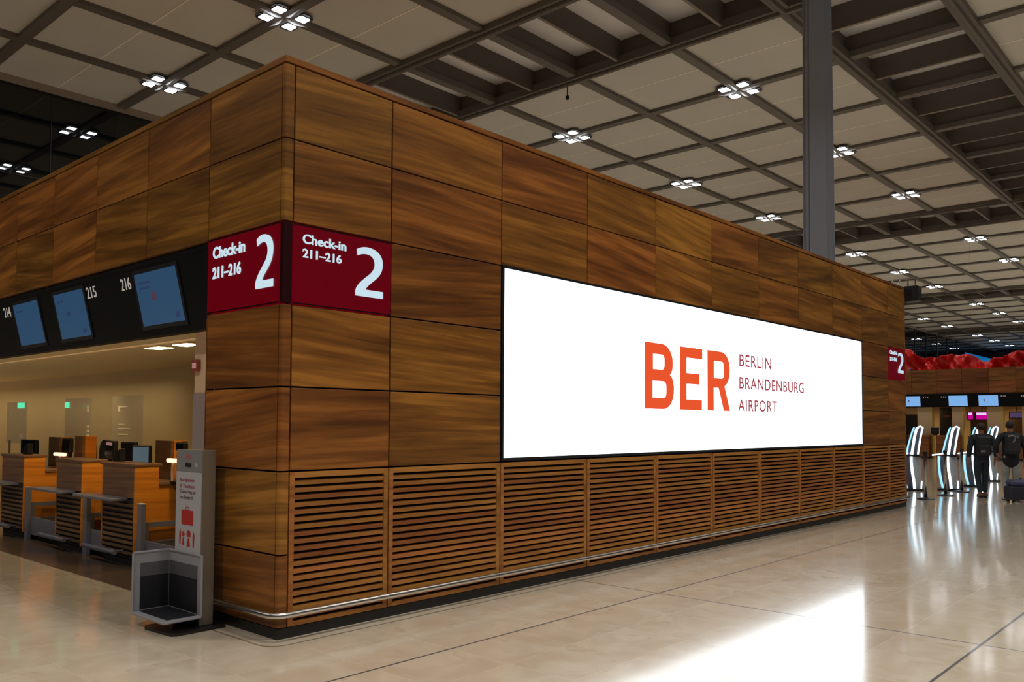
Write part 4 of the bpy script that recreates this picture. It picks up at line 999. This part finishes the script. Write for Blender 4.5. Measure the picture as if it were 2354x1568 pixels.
def person(loc, rotz, lab, J, jacket, trouser, shoe, sc=1.0, hem=0.90):
    """J: joint dict in a frame facing +y; builds one skinned body plus clothing"""
    t = thing('person', lab, 'person', loc, rotz); t.scale = (sc, sc, sc)
    V = [(0, 0, 0.95, .15, .11), (0, 0, 1.10, .14, .10), (0, 0.0, 1.30, .16, .11), (0, -.01, 1.44, .11, .08), (0, 0.0, 1.51, .055, .055), (0, .02, 1.58, .066, .080), (0, .025, 1.66, .078, .098), (0, .015, 1.735, .055, .07)]
    E = [(i, i+1) for i in range(7)]
    def chain(start, pts):
        prev = start
        for p in pts: V.append(p); E.append((prev, len(V)-1)); prev = len(V)-1
        return prev
    tips = []
    for s in ('l', 'r'):
        sh, el, wr, pa = J['sh'+s], J['el'+s], J['wr'+s], J['pa'+s]
        e = chain(3, [(*sh, .062, .062), (*el, .045, .045), (*wr, .028, .032), (*pa, .022, .042)])
        d = (Vector(pa)-Vector(wr)).normalized()
        for q, (off, ln) in enumerate(((-.030, .066), (-.010, .078), (.010, .072), (.029, .055))):
            b = Vector(pa)+Vector((0, off, 0))+d*0.035; m1 = b+d*ln*0.55+Vector((0, .006, 0)); m2 = b+d*ln+Vector((0, .02, 0))
            chain(e, [(*b, .010, .010), (*m1, .009, .009), (*m2, .0075, .0075)])
        sg = 1 if s == 'l' else -1
        b = Vector(pa)+Vector((0, .045, 0)); chain(e, [(*b, .012, .012), (*(b+d*0.03+Vector((0, .018, 0))), .010, .010), (*(b+d*0.055+Vector((0, .022, 0))), .008, .008)])
        chain(0, [(*J['hi'+s], .085, .085), (*J['kn'+s], .055, .055), (*J['an'+s], .038, .038), (*J['to'+s], .035, .03)])
    body = skin_mesh('body', V, E, 'skin', t)
    f = MB(); hc = Vector((0, .025, 1.645))
    ellip(hc+Vector((0, .105, -.015)), .014, .022, .02, n=8, m=6).build('nose', 'skin', body, True, True)
    for sx in (-1, 1):
        ellip(hc+Vector((sx*.086, .0, 0)), .012, .024, .034, n=8, m=6).build('ear', 'skin', body, True, True)
        ellip(hc+Vector((sx*.032, .088, .012)), .011, .008, .008, n=8, m=6).build('eye', 'blackpl', body, True, True)
    ellip(hc+Vector((0, .092, -.055)), .026, .008, .006, n=8, m=6).build('mouth', 'inkpink', body, True, True)
    hr = ellip(hc+Vector((0, -.018, .030)), .094, .112, .100, -0.72).build('hair', 'hair', t, True, True)
    # jacket
    V = [(0, 0, hem, .195, .15), (0, 0, (hem+1.15)/2, .19, .145), (0, 0, 1.15, .175, .13), (0, 0, 1.32, .195, .135), (0, -.01, 1.45, .13, .095), (0, 0, 1.52, .07, .07)]
    E = [(i, i+1) for i in range(5)]
    for s in ('l', 'r'):
        sh, el, wr = J['sh'+s], J['el'+s], J['wr'+s]
        n0 = len(V); V += [(*sh, .085, .085), (*((Vector(sh)+Vector(el))/2), .070, .070), (*el, .064, .064), (*(Vector(el)*0.1+Vector(wr)*0.9), .046, .046)]
        E += [(4, n0), (n0, n0+1), (n0+1, n0+2), (n0+2, n0+3)]
    skin_mesh('jacket', V, E, jacket, t)
    V = [(0, 0, 1.06, .165, .125), (0, 0, 0.90, .17, .13)]; E = [(0, 1)]
    for s in ('l', 'r'):
        hi, kn, an = J['hi'+s], J['kn'+s], J['an'+s]
        n0 = len(V); V += [(*hi, .098, .105), (*((Vector(hi)+Vector(kn))/2), .088, .092), (*kn, .070, .075), (*((Vector(kn)+Vector(an))/2), .064, .068), (*(Vector(an)+Vector((0, 0, .02))), .056, .06)]
        E += [(1, n0)] + [(n0+q, n0+q+1) for q in range(4)]
    skin_mesh('trousers', V, E, trouser, t)
    for s in ('l', 'r'):
        an, to = Vector(J['an'+s]), Vector(J['to'+s]); heel = an+(an-to).normalized()*0.05; heel.z = an.z-0.045
        skin_mesh('shoe', [(*(heel-(an-to).normalized()*0.0), .052, .056), (*(an+Vector((0, 0, .0))), .056, .056), (*((heel+to)/2), .056, .05), (*(to+(to-heel).normalized()*.03), .054, .042)], [(0, 2), (1, 2), (2, 3)], shoe, t)
        d_ = (to-heel).normalized(); n_ = Vector((1, 0, 0)).cross(d_); c_ = (heel+to)/2+d_*.01-n_*(.045 if n_.z > 0 else -.045)
        a_, b2 = c_-d_*.155, c_+d_*.165; k_ = n_*(.014 if n_.z > 0 else -.014)
        MB().hexa([a_+Vector((-.04, 0, 0)), a_+Vector((.04, 0, 0)), b2+Vector((.035, 0, 0)), b2+Vector((-.035, 0, 0)), a_+k_+Vector((-.04, 0, 0)), a_+k_+Vector((.04, 0, 0)), b2+k_+Vector((.035, 0, 0)), b2+k_+Vector((-.035, 0, 0))]).build('shoe_sole', 'sole', t, local=True)
    return t
J1 = dict(shl=(-.19, 0, 1.42), ell=(-.27, -.02, 1.15), wrl=(-.26, .06, .92), pal=(-.255, .09, .84), shr=(.19, 0, 1.42), elr=(.31, -.07, 1.18), wrr=(.29, -.02, .94), par=(.285, 0, .86),
          hil=(-.09, 0, .89), knl=(-.08, .03, .49), anl=(-.06, -.09, .10), tol=(-.06, .06, .055), hir=(.09, 0, .89), knr=(.09, .10, .50), anr=(.075, .04, .09), tor=(.08, .20, .04))
J2 = dict(shl=(-.20, 0, 1.42), ell=(-.32, -.02, 1.17), wrl=(-.24, .10, 1.02), pal=(-.19, .14, .98), shr=(.20, 0, 1.42), elr=(.29, -.03, 1.15), wrr=(.29, .04, .90), par=(.285, .06, .82),
          hil=(-.09, 0, .89), knl=(-.10, .05, .49), anl=(-.10, 0, .09), tol=(-.11, .16, .04), hir=(.09, 0, .89), knr=(.10, -.01, .49), anr=(.10, -.10, .10), tor=(.10, .05, .045))
rz = R(-62)
person((18.75, -0.60, 0.0), rz, 'person in dark jacket and jeans walking away with a black backpack', J1, 'jacket', 'jeans', 'shoe', 1.0)
person((18.55, -1.25, 0.0), R(-66), 'person in black coat and pale trousers walking away beside the navy suitcase', J2, 'coat', 'trouser', 'shoewhite', 1.03, 0.70)
def backpack(loc, rotz, lab, printed):
    t = thing('backpack', lab, 'backpack', loc, rotz)
    MB().bbox(-.15, .15, -.10, .06, 0.0, .46, 0.04).build('main_bag', 'pack', t, local=True)
    fp = MB().bbox(-.12, .12, -.14, -.095, 0.04, .25, 0.02).build('front_pocket', 'pack', t, local=True)
    for sx in (-1, 1): MB().tube([(sx*.10, .05, .44), (sx*.12, .09, .50), (sx*.13, .20, .44), (sx*.14, .20, .22), (sx*.13, .06, .06)], 0.016, 8).build('strap', 'pack', t, local=True)
    if printed:
        MB().tube([(-.11, -.103, .40), (-.02, -.103, .42), (.04, -.103, .39), (.03, -.104, .33), (-.01, -.105, .26)], 0.020, 8).build('print', 'packgrey', t, local=True)
        MB().tube([(.07, -.103, .40), (.11, -.103, .36)], 0.016, 8).build('print', 'packgrey', t, local=True)
    else: MB().box(-.10, 0.0, -.145, -.139, .08, .13).build('patch', 'packgrey', fp, local=True)
    return t
def behind(loc, rotz, d, z): return (loc[0]+d*sin(rotz), loc[1]-d*cos(rotz), z)
backpack(behind((18.75, -0.60), rz, 0.19, 1.00), rz, 'black backpack with a small grey patch worn by the person in jeans', False)
backpack(behind((18.55, -1.25), R(-66), 0.19, 1.06), R(-66), 'black backpack with pale curved print worn by the person in pale trousers', True)
t = thing('suitcase', 'low navy suitcase standing on the floor at the right edge', 'suitcase', (18.15, -1.62, 0), R(-48), None)
MB().bbox(-.42, .42, -.15, .15, .05, .36, 0.03).build('body', 'navydark', t, local=True)
MB().bbox(-.40, .42, -.15, .15, .355, .50, 0.05).build('lid', 'navy', t, local=True)
MB().tube([(-.12, 0, .49), (-.12, 0, .54), (.12, 0, .54), (.12, 0, .49)], .014, 8).build('handle', 'blackpl', t, local=True)
for sx in (-.34, .34):
    for sy in (-.1, .1): MB().tube([(sx, sy-.02, .03), (sx, sy+.02, .03)], .03, 12).build('wheel', 'blackpl', t, local=True)
